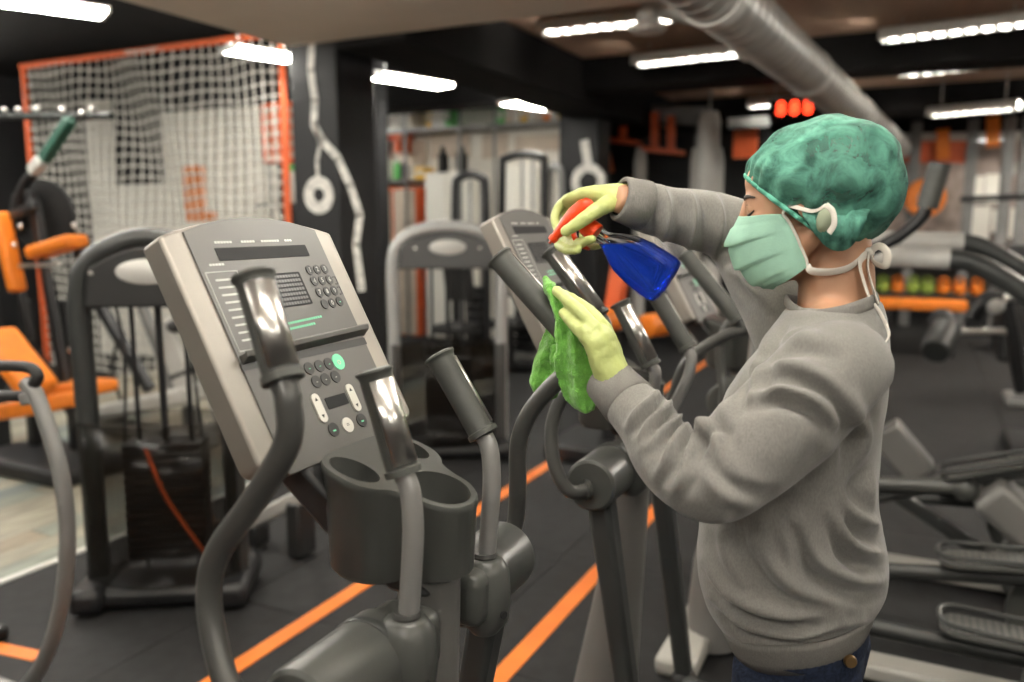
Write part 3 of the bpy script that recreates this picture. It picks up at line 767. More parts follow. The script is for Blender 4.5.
B.tube([nk0, H(-.028, 0, -.09), nb+Vector((-.004, 0, .02)), nb+Vector((-.004, 0, -.05))], [.054, .051, .056, .065], 24, smooth=4)
B.tube([nb+Vector((-.005, -.10, -.03)), nb+Vector((-.005, -.055, -.004)), nb+Vector((-.005, 0, .004)), nb+Vector((-.005, .055, -.004)), nb+Vector((-.005, .10, -.03))], [.026, .036, .04, .036, .026], 18, smooth=4)
for f_, b_, y_, hw in ((0, 0, 0, 0),):
    tr = []
    for (a_, b2, yy, h2) in torso_rows[4:-4]:
        cx, a, z = mid(a_, b2, yy); tr.append(esec(cx, YS, z, a*.72, h2*.78, 24))
    B.loft(tr)
# arms inside the sleeves, bare wrist at the far cuff
B.tube([LSH+Vector((.02, .03, 0)), LSH, LEL, LWR, LWR+ld*.035], [.05, .045, .036, .026, .025], 16, smooth=4)
B.tube([RSH, REL, RWR, RWR+rd*.035], [.045, .036, .027, .0255], 16, smooth=4)
HIP = Vector((onY(805, 640, YS).x, YS, .86))
for s in (-1, 1):
    hx, hy = HIP.x, YS+s*.07
    B.tube([(hx, hy, .86), (hx-.01, hy, .70), (hx-.02, hy+s*.01, .48), (hx+.01, hy+s*.01, .28), (hx+.035, hy+s*.01, .08)], [.05, .05, .044, .040, .032], 18, smooth=4)
    B.tube([(hx+.055, hy+s*.01, .05), (hx, hy+s*.01, .045), (hx-.10, hy+s*.015, .035)], [.03, .035, .028], 14, smooth=3)
body = mkobj('body', remesh(B, .0042, 7, .5, 'body'), M_skin, person)
# eye: lash line of the lowered lid, eyebrow
M_lash = mat('dark_lash', (0.03, 0.018, 0.012), 0.6)
for s in (-1, 1):
    MB().tube([H(.0778, s*.017, -.0035), H(.0800, s*.026, -.0065), H(.0765, s*.036, -.0065), H(.0690, s*.046, -.003)], [.0008, .0019, .0021, .0011], 8, smooth=4).build('eyelashes', M_lash, body)
    MB().tube([H(.0795, s*.014, .0155), H(.0800, s*.025, .0195), H(.0745, s*.038, .0205), H(.0625, s*.050, .0155)], [.0014, .0026, .0022, .0008], 8, smooth=4, sq=(1.3, .7)).build('eyebrow', M_lash, body)
    MB().tube([H(.0770, s*.020, .006), H(.0785, s*.030, .0085), H(.0715, s*.042, .006)], [.0003, .0008, .0003], 6, smooth=4).build('eyelid_crease', M_lash, body)
# ------------------------------------------------------------------ hair under the cap
hairb = MB()
ca = Vector(onY(797, 212, YS)); cp = onY(797+63, 212-77.7, YS); cq = onY(797+77.7, 212+63, YS)
ax = (cp-ca).normalized(); qx = (cq-ca); qx = (qx-ax*qx.dot(ax)).normalized(); ly = ax.cross(qx)
PXM = (cp-ca).length/100.0
prof = [(0, -68, 64), (10, -74, 72), (22, -78, 78), (40, -76, 83), (62, -67, 83), (82, -53, 73), (98, -38, 59), (109, -22, 44), (116, -3, 26)]
def cap_rows(scale, n, wr):
    rows = []
    for i, (h, q0, q1) in enumerate(prof):
        c = (q0+q1)/2; a = (q1-q0)/2; row = []
        lat = [.079, .086, .096, .101, .0995, .088, .072, .053, .030][i]/PXM
        for k in range(n):
            t = 2*PI*k/n
            g = 1.0
            if wr:
                rim = max(0, 1-h/34.0)
                g += .034*rim*math.sin(t*26+1.3*math.sin(t*5))+.012*math.sin(t*11+h*.05+2*math.sin(t*3))*(1-rim*.4)
                g += .02*mnoise.noise(Vector((math.cos(t)*2.2, math.sin(t)*2.2, h*.035)))
            row.append(ca+(ax*(h if wr else h*.93-2)+qx*(c+a*math.cos(t)*scale*g)+ly*(lat*math.sin(t)*scale*g))*PXM)
        rows.append(row)
    top = ca+(ax*(118 if wr else 107)+qx*10)*PXM
    return rows, top
rows, top = cap_rows(.89, 40, False)
hairb.loft(rows, cap=False); o_ = len(hairb.v); hairb.v.append(tuple(top)); nb_ = (len(rows)-1)*40
for k in range(40): hairb.f.append((nb_+k, nb_+(k+1) % 40, o_))
hairb.build('hair', M_hair, person, sharp=180)
# bouffant cap : thin translucent cloth
mc = bpy.data.materials.new('green_nonwoven'); mc.use_nodes = True; nt = mc.node_tree; b = nt.nodes['Principled BSDF']
tcn = nt.nodes.new('ShaderNodeTexCoord'); mpn = nt.nodes.new('ShaderNodeMapping'); mpn.inputs['Scale'].default_value = (1, 1, 1)
n1 = nt.nodes.new('ShaderNodeTexNoise'); n1.inputs['Scale'].default_value = 30; n1.inputs['Detail'].default_value = 8; n1.inputs['Distortion'].default_value = .5; n1.inputs['Roughness'].default_value = .65
n2 = nt.nodes.new('ShaderNodeTexNoise'); n2.inputs['Scale'].default_value = 600
rp = nt.nodes.new('ShaderNodeValToRGB'); rp.color_ramp.elements[0].color = (0.022, 0.075, 0.058, 1); rp.color_ramp.elements[1].color = (0.125, 0.35, 0.262, 1)
rp.color_ramp.elements[0].position = .33; rp.color_ramp.elements[1].position = .66
nt.links.new(tcn.outputs['Object'], n1.inputs['Vector']); nt.links.new(tcn.outputs['Object'], n2.inputs['Vector'])
nt.links.new(n1.outputs['Fac'], rp.inputs[0]); nt.links.new(rp.outputs[0], b.inputs['Base Color'])
b.inputs['Roughness'].default_value = .75; b.inputs['Specular IOR Level'].default_value = .2
n3 = nt.nodes.new('ShaderNodeTexNoise'); n3.inputs['Scale'].default_value = 16; n3.inputs['Detail'].default_value = 2; nt.links.new(tcn.outputs['Object'], n3.inputs['Vector'])
ra = nt.nodes.new('ShaderNodeMapRange'); ra.inputs['From Min'].default_value = .35; ra.inputs['From Max'].default_value = .62; ra.inputs['To Min'].default_value = .66; ra.inputs['To Max'].default_value = .97
nt.links.new(n3.outputs['Fac'], ra.inputs['Value']); nt.links.new(ra.outputs[0], b.inputs['Alpha'])
bp = nt.nodes.new('ShaderNodeBump'); bp.inputs['Strength'].default_value = .5; bp.inputs['Distance'].default_value = .004
n4 = nt.nodes.new('ShaderNodeTexNoise'); n4.noise_type = 'RIDGED_MULTIFRACTAL'; n4.inputs['Scale'].default_value = 15; n4.inputs['Detail'].default_value = 4; n4.inputs['Distortion'].default_value = .8
nt.links.new(tcn.outputs['Object'], n4.inputs['Vector'])
mx = nt.nodes.new('ShaderNodeMix'); mx.data_type = 'RGBA'; mx.blend_type = 'MIX'
mr = nt.nodes.new('ShaderNodeMapRange'); mr.inputs['From Min'].default_value = .9; mr.inputs['From Max'].default_value = 1.9; mr.inputs['To Max'].default_value = .75
nt.links.new(n4.outputs['Fac'], mr.inputs['Value']); nt.links.new(mr.outputs[0], mx.inputs['Factor'])
nt.links.new(rp.outputs[0], mx.inputs['A']); mx.inputs['B'].default_value = (0.21, 0.50, 0.39, 1); nt.links.new(mx.outputs['Result'], b.inputs['Base Color'])
ad = nt.nodes.new('ShaderNodeMath'); ad.operation = 'MULTIPLY_ADD'; ad.inputs[1].default_value = .5
nt.links.new(n4.outputs['Fac'], ad.inputs[0]); nt.links.new(n1.outputs['Fac'], ad.inputs[2]); nt.links.new(ad.outputs[0], bp.inputs['Height']); nt.links.new(bp.outputs[0], b.inputs['Normal'])
capm = MB(); N_ = 160
rows, top = cap_rows(1.0, N_, True)
# finer rows for the dome
fine = []
for k in range(N_):
    fine.append(catmull([r[k] for r in rows]+[top], 4)[:-1])
R2 = [[fine[k][i] for k in range(N_)] for i in range(len(fine[0]))]
under = [ca+(p-ca)*.985-ax*(.004) for p in R2[0]]
capm.loft([under]+R2, cap=False); o_ = len(capm.v); capm.v.append(tuple(top)); nb_ = len(R2)*N_
for k in range(N_): capm.f.append((nb_+k, nb_+(k+1) % N_, o_))
capo = capm.build('surgical_cap', mc, person, sharp=180)
nudge(capo.data, ((22, .005), (55, .0022)))
# elastic rim
MB().tube(R2[0]+[R2[0][0]], .0035, 8).build('elastic_rim', mat('green_elastic', (0.10, 0.36, 0.26), .8), capo)
# gathered flap over the ear
fl_ = MB(); base = [onY(x, y, YS-.088) for x, y in ((806, 222), (818, 238), (830, 249), (846, 250), (858, 238), (866, 222))]
topr = [onY(x, y, YS-.070) for x, y in ((802, 208), (816, 206), (832, 204), (848, 204), (860, 206), (870, 210))]
fl_.grid([catmull(topr, 4), [a.lerp(b_, .5)+Vector((0, -.016+.0035*math.sin(i*1.7), 0)) for i, (a, b_) in enumerate(zip(catmull(topr, 4), catmull(base, 4)))], [p+Vector((0, .003*math.sin(i*1.9), 0)) for i, p in enumerate(catmull(base, 4))]])
fl_.build('cap_flap', mc, capo, sharp=180, solid=.0015)
# ------------------------------------------------------------------ mask
rows = []
cl = [(.1015, -.004), (.113, -.018), (.1255, -.038), (.127, -.052), (.1235, -.067), (.119, -.082), (.112, -.096), (.103, -.108), (.090, -.118), (.076, -.1235)]
sd = [(.030, -.020), (.024, -.029), (.0205, -.038), (.018, -.047), (.016, -.056), (.015, -.065), (.0135, -.074), (.0125, -.083), (.012, -.091), (.014, -.098)]
NR = 56
def along(tab, t):
    i = min(int(t*(len(tab)-1)), len(tab)-2); w_ = t*(len(tab)-1)-i
    return tab[i][0]*(1-w_)+tab[i+1][0]*w_, tab[i][1]*(1-w_)+tab[i+1][1]*w_
for i in range(NR+1):
    t = i/NR; fc, uc = along(cl, t); fs, us = along(sd, t); row = []
    pl_ = ((t*3.6) % 1.0)*.0075 if .12 < t < .92 else 0.0      # horizontal pleats
    for k in range(33):
        s = -1+2*k/32; a = abs(s)
        wl = .071-.006*t
        l = wl*math.sin(s*PI/2*.98)
        fb = math.cos(a*PI/2*.98)**.85
        f = fs+(fc-fs)*fb+pl_*(1-a**3); u = us+(uc-us)*fb**.8
        row.append(H(f-.005, l, u-.001+.0015*math.sin(s*9+t*4)*(1-a)))
    rows.append(row)
mk = MB().grid(rows).build('face_mask', M_mask, person, sharp=180, solid=.0016)
for s in (-1, 1):
    ed = [rows[i][0 if s < 0 else -1] for i in range(0, NR+1, 8)]
    MB().tube(ed, .0022, 8, smooth=3).build('mask_binding', M_strap, mk)
def strap(pts, wd, name, parent=mk, dy=(0, 0, 0), thick=.25):
    MB().tube([p+Vector(dy) for p in pts], wd, 10, smooth=5, sq=(1, thick), up0=(0, 0, 1)).build(name, M_strap, parent)
# upper tie to the ear, lower tie round the neck, bow and hanging tails
strap([rows[0][-1], H(.018, .078, -.010), onY(812, 211, YS-.088), onY(826, 205, YS-.097)], .003, 'upper_tie')
strap([onY(826, 205, YS-.097), onY(833, 212, YS-.103), onY(834, 224, YS-.103), onY(829, 233, YS-.098)], .0045, 'ear_loop')
MB().ell(onY(826, 219, YS-.090), (.0125, .012, .020), (0, .25, 0)).build('covered_ear', mat('ear_under_cap', (0.22, 0.25, 0.175), .7), capo)
strap([rows[-2][-1], onY(812, 271, YS-.068), onY(830, 272, YS-.064), onY(848, 268, YS-.055), onY(861, 258, YS-.035), onY(868, 250, YS-.01)], [.006, .0062, .006, .0055, .005, .005], 'lower_tie')
kn = onY(869, 252, YS-.02)
MB().ell(kn, (.008, .008, .007)).build('tie_knot', M_strap, mk)
strap([kn, onY(879, 246, YS-.03), onY(887, 253, YS-.035), onY(885, 266, YS-.03), onY(874, 262, YS-.02), kn], .0055, 'tie_bow')
strap([kn, onY(860, 262, YS-.04), onY(864, 282, YS-.05), onY(872, 305, YS-.05)], .0065, 'tie_tail')
strap([kn, onY(868, 268, YS-.03), onY(872, 285, YS-.04), onY(878, 304, YS-.045)], .0065, 'tie_tail')
strap([onY(874, 304, YS-.05), onY(882, 316, YS-.06), onY(889, 334, YS-.07), onY(884, 344, YS-.09)], .003, 'tie_tail')
# neckband of the sweatshirt
nbp = [onY(x, y, Y) for x, y, Y in ((786, 300, YS-.015), (793, 309, YS-.052), (808, 316, YS-.082), (834, 314, YS-.094), (857, 308, YS-.082), (872, 302, YS-.048), (877, 299, YS-.01))]
far = [Vector((p.x, 2*YS-p.y, p.z)) for p in reversed(nbp)]
ring = nbp+far[1:-1]
MB().tube(catmull(ring+[ring[0]], 5), .0075, 10, sq=(1.3, .4)).build('neckband', M_rib, so)
# ------------------------------------------------------------------ jeans
J = MB()
cx, a, z = mid(738, 866, 648)
J.loft([esec(cx, YS, .93, a*.93, .135, 30), esec(cx-.0, YS, .80, a*1.0, .145, 30), esec(cx, YS, .74, a*.92, .145, 30)])
for s in (-1, 1):
    hx, hy = HIP.x, YS+s*.08
    J.tube([(hx, hy, .82), (hx-.01, hy, .68), (hx-.022, hy+s*.012, .47), (hx+.005, hy+s*.015, .28), (hx+.03, hy+s*.015, .09)], [.098, .088, .07, .064, .058], 22, smooth=4)
jo = mkobj('jeans', remesh(J, .006, 6, .5, 'jeans'), M_jean, person)
wb = MB(); wb.loft([esec(cx, YS, zz, a*kk, .140*kk, 60) for zz, kk in ((.852, 1.0), (.853, 1.025), (.888, 1.02), (.889, .99))], cap=False); wb.build('waistband', M_jean, jo, solid=.003)
bpos = onY(850, 661, YS-.108)
MB().lathe([(0, .006), (.008, .006), (.0095, .003), (.0095, 0)], bpos, (.35, -.93, .1), 20).build('jeans_button', M_brass, jo)
for s in (-1, 1):
    hx, hy = HIP.x+.03, YS+s*.095; S = MB()
    S.loft([[Vector((hx-x*1.0+.03, hy+y, z)) for x, y, z in r] for r in (
        [(-.05, -.03, .0), (-.05, .03, .0), (-.05, .028, .07), (-.05, -.028, .07)], [(.03, -.04, .0), (.03, .04, .0), (.03, .036, .10), (.03, -.036, .10)],
        [(.12, -.045, .0), (.12, .045, .0), (.12, .04, .065), (.12, -.04, .065)], [(.20, -.03, .0), (.20, .03, .0), (.20, .025, .04), (.20, -.025, .04)])])
    S.build('shoe', M_black, person, bevel=.015, bseg=3)
# ------------------------------------------------------------------ gloved hands
def V3(q): return onY(*q)
def hand(name, palm, fingers, thumb, wdir, label=None, fill=()):
    """palm: rows of (px, py, Y, half width, half thickness); fingers and thumb: joints of (px, py, Y) from the palm outwards"""
    m = MB(); n = 20; C_ = [V3(q[:3]) for q in palm]; secs = []
    for i, q in enumerate(palm):
        d = (C_[min(i+1, len(C_)-1)]-C_[max(i-1, 0)]).normalized(); w0 = Vector(wdir); w0 = (w0-d*w0.dot(d)).normalized(); t0 = d.cross(w0)
        secs.append([C_[i]+w0*(q[3]*math.cos(2*PI*k/n))+t0*(q[4]*math.sin(2*PI*k/n)) for k in range(n)])
    m.loft(secs)
    for fi, (J_, r0) in enumerate(fingers):
        P = [V3(q) for q in J_]; k = len(P)
        rr = [r0*(1.12-.34*i/(k-1)) for i in range(k)]
        m.tube(P, rr, 14, smooth=5); m.ell(P[-1], (rr[-1]*.99,)*3, None, 14, 8)
        for j in range(1, k-1): m.ell(P[j], (rr[j]*1.08,)*3, None, 14, 8)      # knuckles
    for q, r3 in fill: m.ell(V3(q), r3, None, 16, 10)
    P = [V3(q) for q in thumb]; rr = [.0165, .0140, .0118, .0100]; m.tube(P, rr, 14, smooth=5); m.ell(P[-1], (.0099,)*3, None, 14, 8)
    me = remesh(m, .0022, 6, .5, name)
    nudge(me, ((75, .0009), (190, .0004)))
    return mkobj(name, me, M_glove, person, label=label)
LG = hand('glove', [(622, 404, 1.152, .029, .027), (616, 388, 1.152, .028, .026), (609, 366, 1.153, .034, .024), (602, 345, 1.155, .040, .020), (596, 330, 1.156, .040, .016), (592, 323, 1.157, .036, .011)],
  [([(597, 348, 1.127), (586, 338, 1.128), (577, 328, 1.133), (569, 319, 1.143), (563, 313, 1.152)], .0098),
   ([(604, 342, 1.140), (594, 328, 1.138), (580, 312, 1.142), (567, 300, 1.155), (557, 291, 1.168)], .0108),
   ([(606, 338, 1.160), (599, 324, 1.162), (585, 309, 1.168), (571, 299, 1.182), (561, 294, 1.2)], .0108),
   ([(608, 352, 1.166), (604, 328, 1.180), (590, 311, 1.196), (578, 304, 1.212), (568, 302, 1.232)], .0100)],
  [(612, 374, 1.188), (605, 355, 1.222), (595, 341, 1.246), (585, 332, 1.256)], (.10, .98, .12), 'left glove pressing the cloth', [((601, 342, 1.150), (.021, .034, .026)), ((604, 352, 1.150), (.022, .032, .026))])
RG = hand('glove', [(642, 199, 1.412, .026, .025), (628, 197, 1.412, .026, .025), (614, 198, 1.412, .032, .023), (600, 199, 1.413, .037, .020), (588, 200, 1.415, .037, .018), (576, 203, 1.418, .033, .014), (569, 206, 1.420, .026, .010)],
  [([(592, 196, 1.418), (580, 195, 1.420), (567, 200, 1.424), (558, 209, 1.420), (555, 220, 1.408), (558, 230, 1.395)], .0102),
   ([(590, 200, 1.425), (578, 203, 1.434), (566, 217, 1.438), (566, 236, 1.415), (578, 243, 1.368), (592, 239, 1.346)], .0104),
   ([(590, 205, 1.432), (578, 212, 1.440), (566, 228, 1.440), (559, 244, 1.415), (567, 250, 1.374), (578, 250, 1.352)], .0100),
   ([(596, 208, 1.432), (588, 220, 1.440), (583, 236, 1.436), (590, 246, 1.410), (600, 245, 1.388)], .0088)],
  [(612, 202, 1.388), (597, 210, 1.357), (580, 222, 1.339), (566, 231, 1.337)], (0.0, -.9, .45), 'right glove squeezing the trigger')
# ================================================================== cleaning cloth
M_cloth = mat('green_microfibre', (0.16, 0.43, 0.07), 0.95, noise=0.18, nscale=90, bump=0.9, bscale=420, sheen=0.4, spec=0.1, bdist=.004)
c = MB()
def flat(P, W_, th, wdir):
    rows = []; n = 16; P = [Vector(p) for p in P]
    PP = catmull(P, 5); WW = lerpl(W_, 5); wd0 = Vector(wdir)
    for i, p in enumerate(PP):
        d = (PP[min(i+1, len(PP)-1)]-PP[max(i-1, 0)]).normalized(); s = (wd0-d*wd0.dot(d)).normalized(); nn = d.cross(s)
        r = []
        for k in range(n):
            t = 2*PI*k/n; ca_, sa_ = math.cos(t), math.sin(t)
            wob = .006*math.sin(ca_*5+i*.35)*min(1, i/6)
            r.append(p+s*(WW[i]*ca_)+nn*(th*sa_*(1-.3*abs(ca_))+wob))
        rows.append(r)
    c.loft(rows)
YC = 1.165
# front lobe under the fingers
flat([onY(544, 277, 1.19), onY(551, 292, 1.175), onY(562, 318, 1.165), onY(569, 348, 1.16), onY(576, 376, 1.165), onY(584, 398, 1.17), onY(590, 412, 1.17)], [.006, .011, .015, .024, .034, .034, .010], .007, (1, 0, .15))
# rear lobe hanging below the grip
flat([onY(560, 318, 1.225), onY(556, 340, 1.235), onY(550, 362, 1.235), onY(547, 382, 1.23), onY(549, 400, 1.23)], [.016, .026, .034, .032, .012], .008, (1, 0, .1))
flat([onY(566, 345, 1.20), onY(566, 370, 1.20), onY(574, 392, 1.20), onY(582, 408, 1.2)], [.026, .030, .022, .008], .008, (1, 0, .1))
# over the top of the grip
flat([onY(551, 286, 1.17), onY(556, 291, 1.20), onY(560, 300, 1.225), onY(560, 318, 1.232)], [.010, .02, .024, .022], .005, (.7, 0, -.7))
me = remesh(c, .0028, 5, .5, 'cleaning_cloth')
nudge(me, ((45, .0035), (140, .0012)))
tag(mkobj('cleaning_cloth', me, M_cloth), 'green microfibre cloth folded round the handle under the gloved hand', 'cloth')
# ================================================================== spray bottle
YB = 1.37
base_c = onY(665, 281, YB); neck_c = onY(592, 230, YB)
bu = (neck_c-base_c).normalized()                      # bottle axis, base to neck
bnz = (Vector((-.58, 0, -.80))-bu*Vector((-.58, 0, -.80)).dot(bu)).normalized()   # towards the nozzle
bw = bu.cross(bnz)
L_ = (neck_c-base_c).length
sb = thing('spray_bottle', 'clear spray bottle of blue liquid with red trigger head, held tilted', 'spray bottle', (0, 0, 0))
def S(u, n_, w_): return base_c+bu*u+bnz*n_+bw*w_
def bsec(u, a, b_, off=0.0, n=36, pw=3.2):
    out = []
    for k in range(n):
        t = 2*PI*k/n; c_, s_ = math.cos(t), math.sin(t)
        out.append(S(u, off+a*abs(c_)**(2/pw)*(1 if c_ >= 0 else -1), b_*abs(s_)**(2/pw)*(1 if s_ >= 0 else -1)))
    return out
bprof = [(-.006, .030, .018, 3.0), (-.004, .039, .022, 3.4), (.004, .0425, .0245, 3.6), (.02, .0425, .0245, 3.6), (.055, .041, .0235, 3.4), (.085, .036, .0215, 3.0), (.108, .026, .0185, 2.6), (.122, .018, .0155, 2.2), (.131, .0140, .0135, 2.0), (L_+.004, .0135, .0135, 2.0)]
def shell(inset): return [bsec(u+(inset*1.2 if i < 2 else 0), max(a-inset, .003), max(b_-inset, .003), 0, 40, pw) for i, (u, a, b_, pw) in enumerate(bprof)]
M_plastic = mat('clear_plastic', (0.96, 0.98, 1.0), 0.03, trans=1.0, ior=1.18, spec=0.5)
M_liq = mat('blue_liquid', (0.01, 0.075, 0.70), 0.02, trans=0.7, ior=1.33)
bt = MB().loft(shell(0)).build('bottle_shell', M_plastic, sb, sharp=60)
lm = MB().loft(shell(.0022)).mesh('blue_liquid')
bm = bmesh.new(); bm.from_mesh(lm)
lev = onY(630, 244, YB)
r = bmesh.ops.bisect_plane(bm, geom=bm.verts[:]+bm.edges[:]+bm.faces[:], plane_co=lev, plane_no=(0, 0, 1), clear_outer=True)
bmesh.ops.holes_fill(bm, edges=[e for e in bm.edges if e.is_boundary], sides=0)
bmesh.ops.recalc_face_normals(bm, faces=bm.faces); bm.to_mesh(lm); bm.free()
for p in lm.polygons: p.use_smooth = True
lm.set_sharp_from_angle(angle=math.radians(40))
mkobj('blue_liquid', lm, M_liq, bt)
M_redp = mat('red_trigger_plastic', (0.60, 0.045, 0.006), 0.3, noise=0.04, nscale=20)
uN = L_
MB().lathe([(.016, -.012), (.0175, -.01), (.0175, .010), (.015, .018), (.011, .034)], S(uN, 0, 0), bu, 24).build('neck_collar', M_redp, sb)
# trigger head: long shroud from the rounded back to the nozzle
hd = MB()
hn = (bnz+bu*.20).normalized(); hu_ = (bu-bnz*.20).normalized(); HC = S(uN+.040, -.006, 0)
def hsec(n_, uc, a, b_, k_=20, pw=2.6):
    return [HC+hn*(n_*1.12)+hu_*(uc-.024+a*1.1*math.sin(2*PI*k/k_))+bw*(b_*math.cos(2*PI*k/k_)) for k in range(k_)]
hd.loft([hsec(-.034, .020, .003, .003), hsec(-.031, .0205, .010, .009), hsec(-.020, .022, .0145, .0115), hsec(0, .024, .016, .0125), hsec(.02, .025, .013, .0105), hsec(.036, .026, .0095, .0085), hsec(.046, .026, .0075, .0075), hsec(.050, .026, .0072, .0072)])
hd_o = hd.build('trigger_head', M_redp, sb, sharp=60)
MB().lathe([(0, .010), (.0025, .010), (.0026, .004), (.008, .003), (.009, -.004), (.0075, -.007)], HC+hn*.062+hu_*.002, hn, 16).build('nozzle', M_redp, hd_o)
tr = MB()
tr.tube([S(uN+.030, .020, 0), S(uN+.018, .030, 0), S(uN+.002, .034, 0), S(uN-.014, .031, 0)], [.0055, .0055, .0055, .0035], 12, smooth=4, sq=(.8, 1.5), up0=tuple(bnz))
tr.build('trigger_lever', M_redp, sb)
MB().tube([S(uN-.004, 0, 0), S(uN*.5, .004, 0), S(.01, .02, 0)], .0022, 8, smooth=4).build('dip_tube', M_plastic, bt)
# ================================================================== helpers for the gym behind
M_opad = mat('orange_vinyl', (0.80, 0.21, 0.015), 0.5, noise=0.08, nscale=10)
M_ored = mat('orange_red_paint', (0.62, 0.11, 0.03), 0.5, noise=0.1, nscale=8)
M_frame = mat('black_frame', (0.012, 0.012, 0.013), 0.4, noise=0.15, nscale=8)
M_gframe = mat('machine_grey', (0.20, 0.20, 0.195), 0.38, metal=0.2, noise=0.06, nscale=6)
M_lgrey = mat('machine_pale', (0.48, 0.47, 0.44), 0.45, noise=0.06, nscale=6)
M_shroud = mat('smoked_acrylic', (0.010, 0.007, 0.004), 0.15, alpha=0.36, spec=0.2)
M_whitep = mat('white_panel', (0.88, 0.85, 0.77), 0.6, noise=0.03, nscale=3)
M_cream = mat('cream_panel', (0.62, 0.52, 0.42), 0.6, noise=0.08, nscale=5)
M_green = mat('green_plastic', (0.10, 0.42, 0.10), 0.4)
M_yel = mat('yellow_card', (0.75, 0.45, 0.05), 0.6)
M_bottle = mat('white_bottle', (0.7, 0.68, 0.62), 0.35)
M_knit = mat('white_cord', (0.62, 0.60, 0.55), 0.8, noise=0.1, nscale=30)
def pbox(mb, x0, y0, x1, y1, Y, dep):
    """box standing at depth Y that fills the stretch x0..x1, y0..y1"""
    a = onY((x0+x1)/2, (y0+y1)/2, Y); l = onY(x0, (y0+y1)/2, Y); r = onY(x1, (y0+y1)/2, Y); t = onY((x0+x1)/2, y0, Y); b = onY((x0+x1)/2, y1, Y)
    mb.box(((l.x+r.x)/2, Y+dep/2, (t.z+b.z)/2), (abs(r.x-l.x), dep, abs(t.z-b.z))); return mb
def pad(mb, c, s, rot=None): return mb.box(c, s, rot)
# ================================================================== boards and net on the left
wn = bpy.data.objects['wall_net_side']
YN = 6.44
tag(pbox(MB(), 96, 92, 278, 470, YN, .03).build('wall_board', M_whitep, None, bevel=.004), 'large white board on the wall behind the net', 'board')
tag(pbox(MB(), 113, 70, 160, 184, YN-.035, .03).build('wall_board', M_blackw, None, bevel=.004), 'black board hanging on the white board behind the net', 'board')
tag(pbox(MB(), 160, 60, 292, 107, YN-.035, .03).build('wall_board', M_blackw, None, bevel=.004), 'long black fascia above the white board behind the net', 'board')
pt = thing('poster', 'orange poster with a square foot on the white board', 'poster', tuple(onY(195, 195, YN)))
for nm, q in (('poster_sheet', (184, 166, 205, 222)), ('poster_foot', (205, 212, 216, 223))):
    m = pbox(MB(), *q, YN-.012, .01); m.v = [tuple(Vector(v)-pt.location) for v in m.v]; m.build(nm, M_opad, pt)
nf = thing('net_frame', 'tall orange framed practice net on the left', 'net', (0, 0, 0))
Yn = 5.35
A = onY(23, 62, Yn); Bp = onY(281, 38, Yn); zt = (A.z+Bp.z)/2
for p in (A, Bp): MB().cyl((p.x, Yn, 0), (p.x, Yn, zt), .03, 12).build('post', M_ored, nf)
MB().cyl((A.x-.03, Yn, zt), (Bp.x+.03, Yn, zt), .03, 12).build('crossbar', M_ored, nf)
net = MB(); nx = int((Bp.x-A.x)/.10); nz = int(zt/.10)
def npt(i, j):
    x = A.x+(Bp.x-A.x)*i/nx; z = .05+(zt-.05)*j/nz
    sag = .03*math.sin(PI*i/nx)*(1-abs(2*j/nz-1)); return Vector((x, Yn+.05*math.sin(i*.5+j*.3)*math.sin(PI*i/nx), z-sag+.012*math.sin(i*.9+j*.7)))
for i in range(nx+1): net.tube([npt(i, j) for j in range(nz+1)], .0085, 4, cap=False)
for j in range(nz+1): net.tube([npt(i, j) for i in range(nx+1)], .0085, 4, cap=False)
net.build('net', M_knit, nf, recalc=False)['kind'] = 'stuff'
# plaid orange crate board and capped bottle next to the pillar
cr = thing('storage_rack', 'small orange wire rack beside the black pillar', 'rack', (0, 0, 0))
p0 = onY(263, 106, 5.6); p1 = onY(297, 160, 5.6)
for k in range(5):
    x = p0.x+(p1.x-p0.x)*k/4; MB().cyl((x, 5.6, p1.z), (x, 5.6, p0.z), .012 if k % 4 else .022, 8).build('upright_wire', M_ored, cr)
for k in range(6):
    z = p1.z+(p0.z-p1.z)*k/5; MB().cyl((p0.x, 5.6, z), (p1.x, 5.6, z), .012 if k % 5 else .022, 8).build('cross_wire', M_ored, cr)
MB().box(((p0.x+p1.x)/2, 5.63, (p0.z+p1.z)/2), (p1.x-p0.x, .01, p0.z-p1.z)).build('backing', M_cream, cr)
for px_ in (p0.x, p1.x): MB().cyl((px_, 5.64, 0), (px_, 5.64, p1.z+.02), .02, 8).build('stand_leg', M_frame, cr)
MB().box(((p0.x+p1.x)/2, 5.6, onY(294, 203, 5.6).z-.02), (p1.x-p0.x+.1, .18, .03)).build('shelf', M_frame, cr)
bq = onY(294, 186, 5.58); bz0 = onY(294, 203, 5.58).z; bz1 = onY(294, 164, 5.58).z
bo = thing('shaker_bottle', 'white bottle with green cap on the small orange rack', 'bottle', (bq.x, bq.y, bz0+.002))
hb = bz1-bz0
MB().lathe([(0, 0), (.035, 0), (.042, .01), (.042, hb*.75), (.03, hb*.82)], (0, 0, 0), (0, 0, 1), 16).build('bottle_body', M_bottle, bo)
MB().lathe([(.034, hb*.8), (.036, hb*.82), (.036, hb*.97), (.0, hb)], (0, 0, 0), (0, 0, 1), 16).build('cap', M_green, bo)
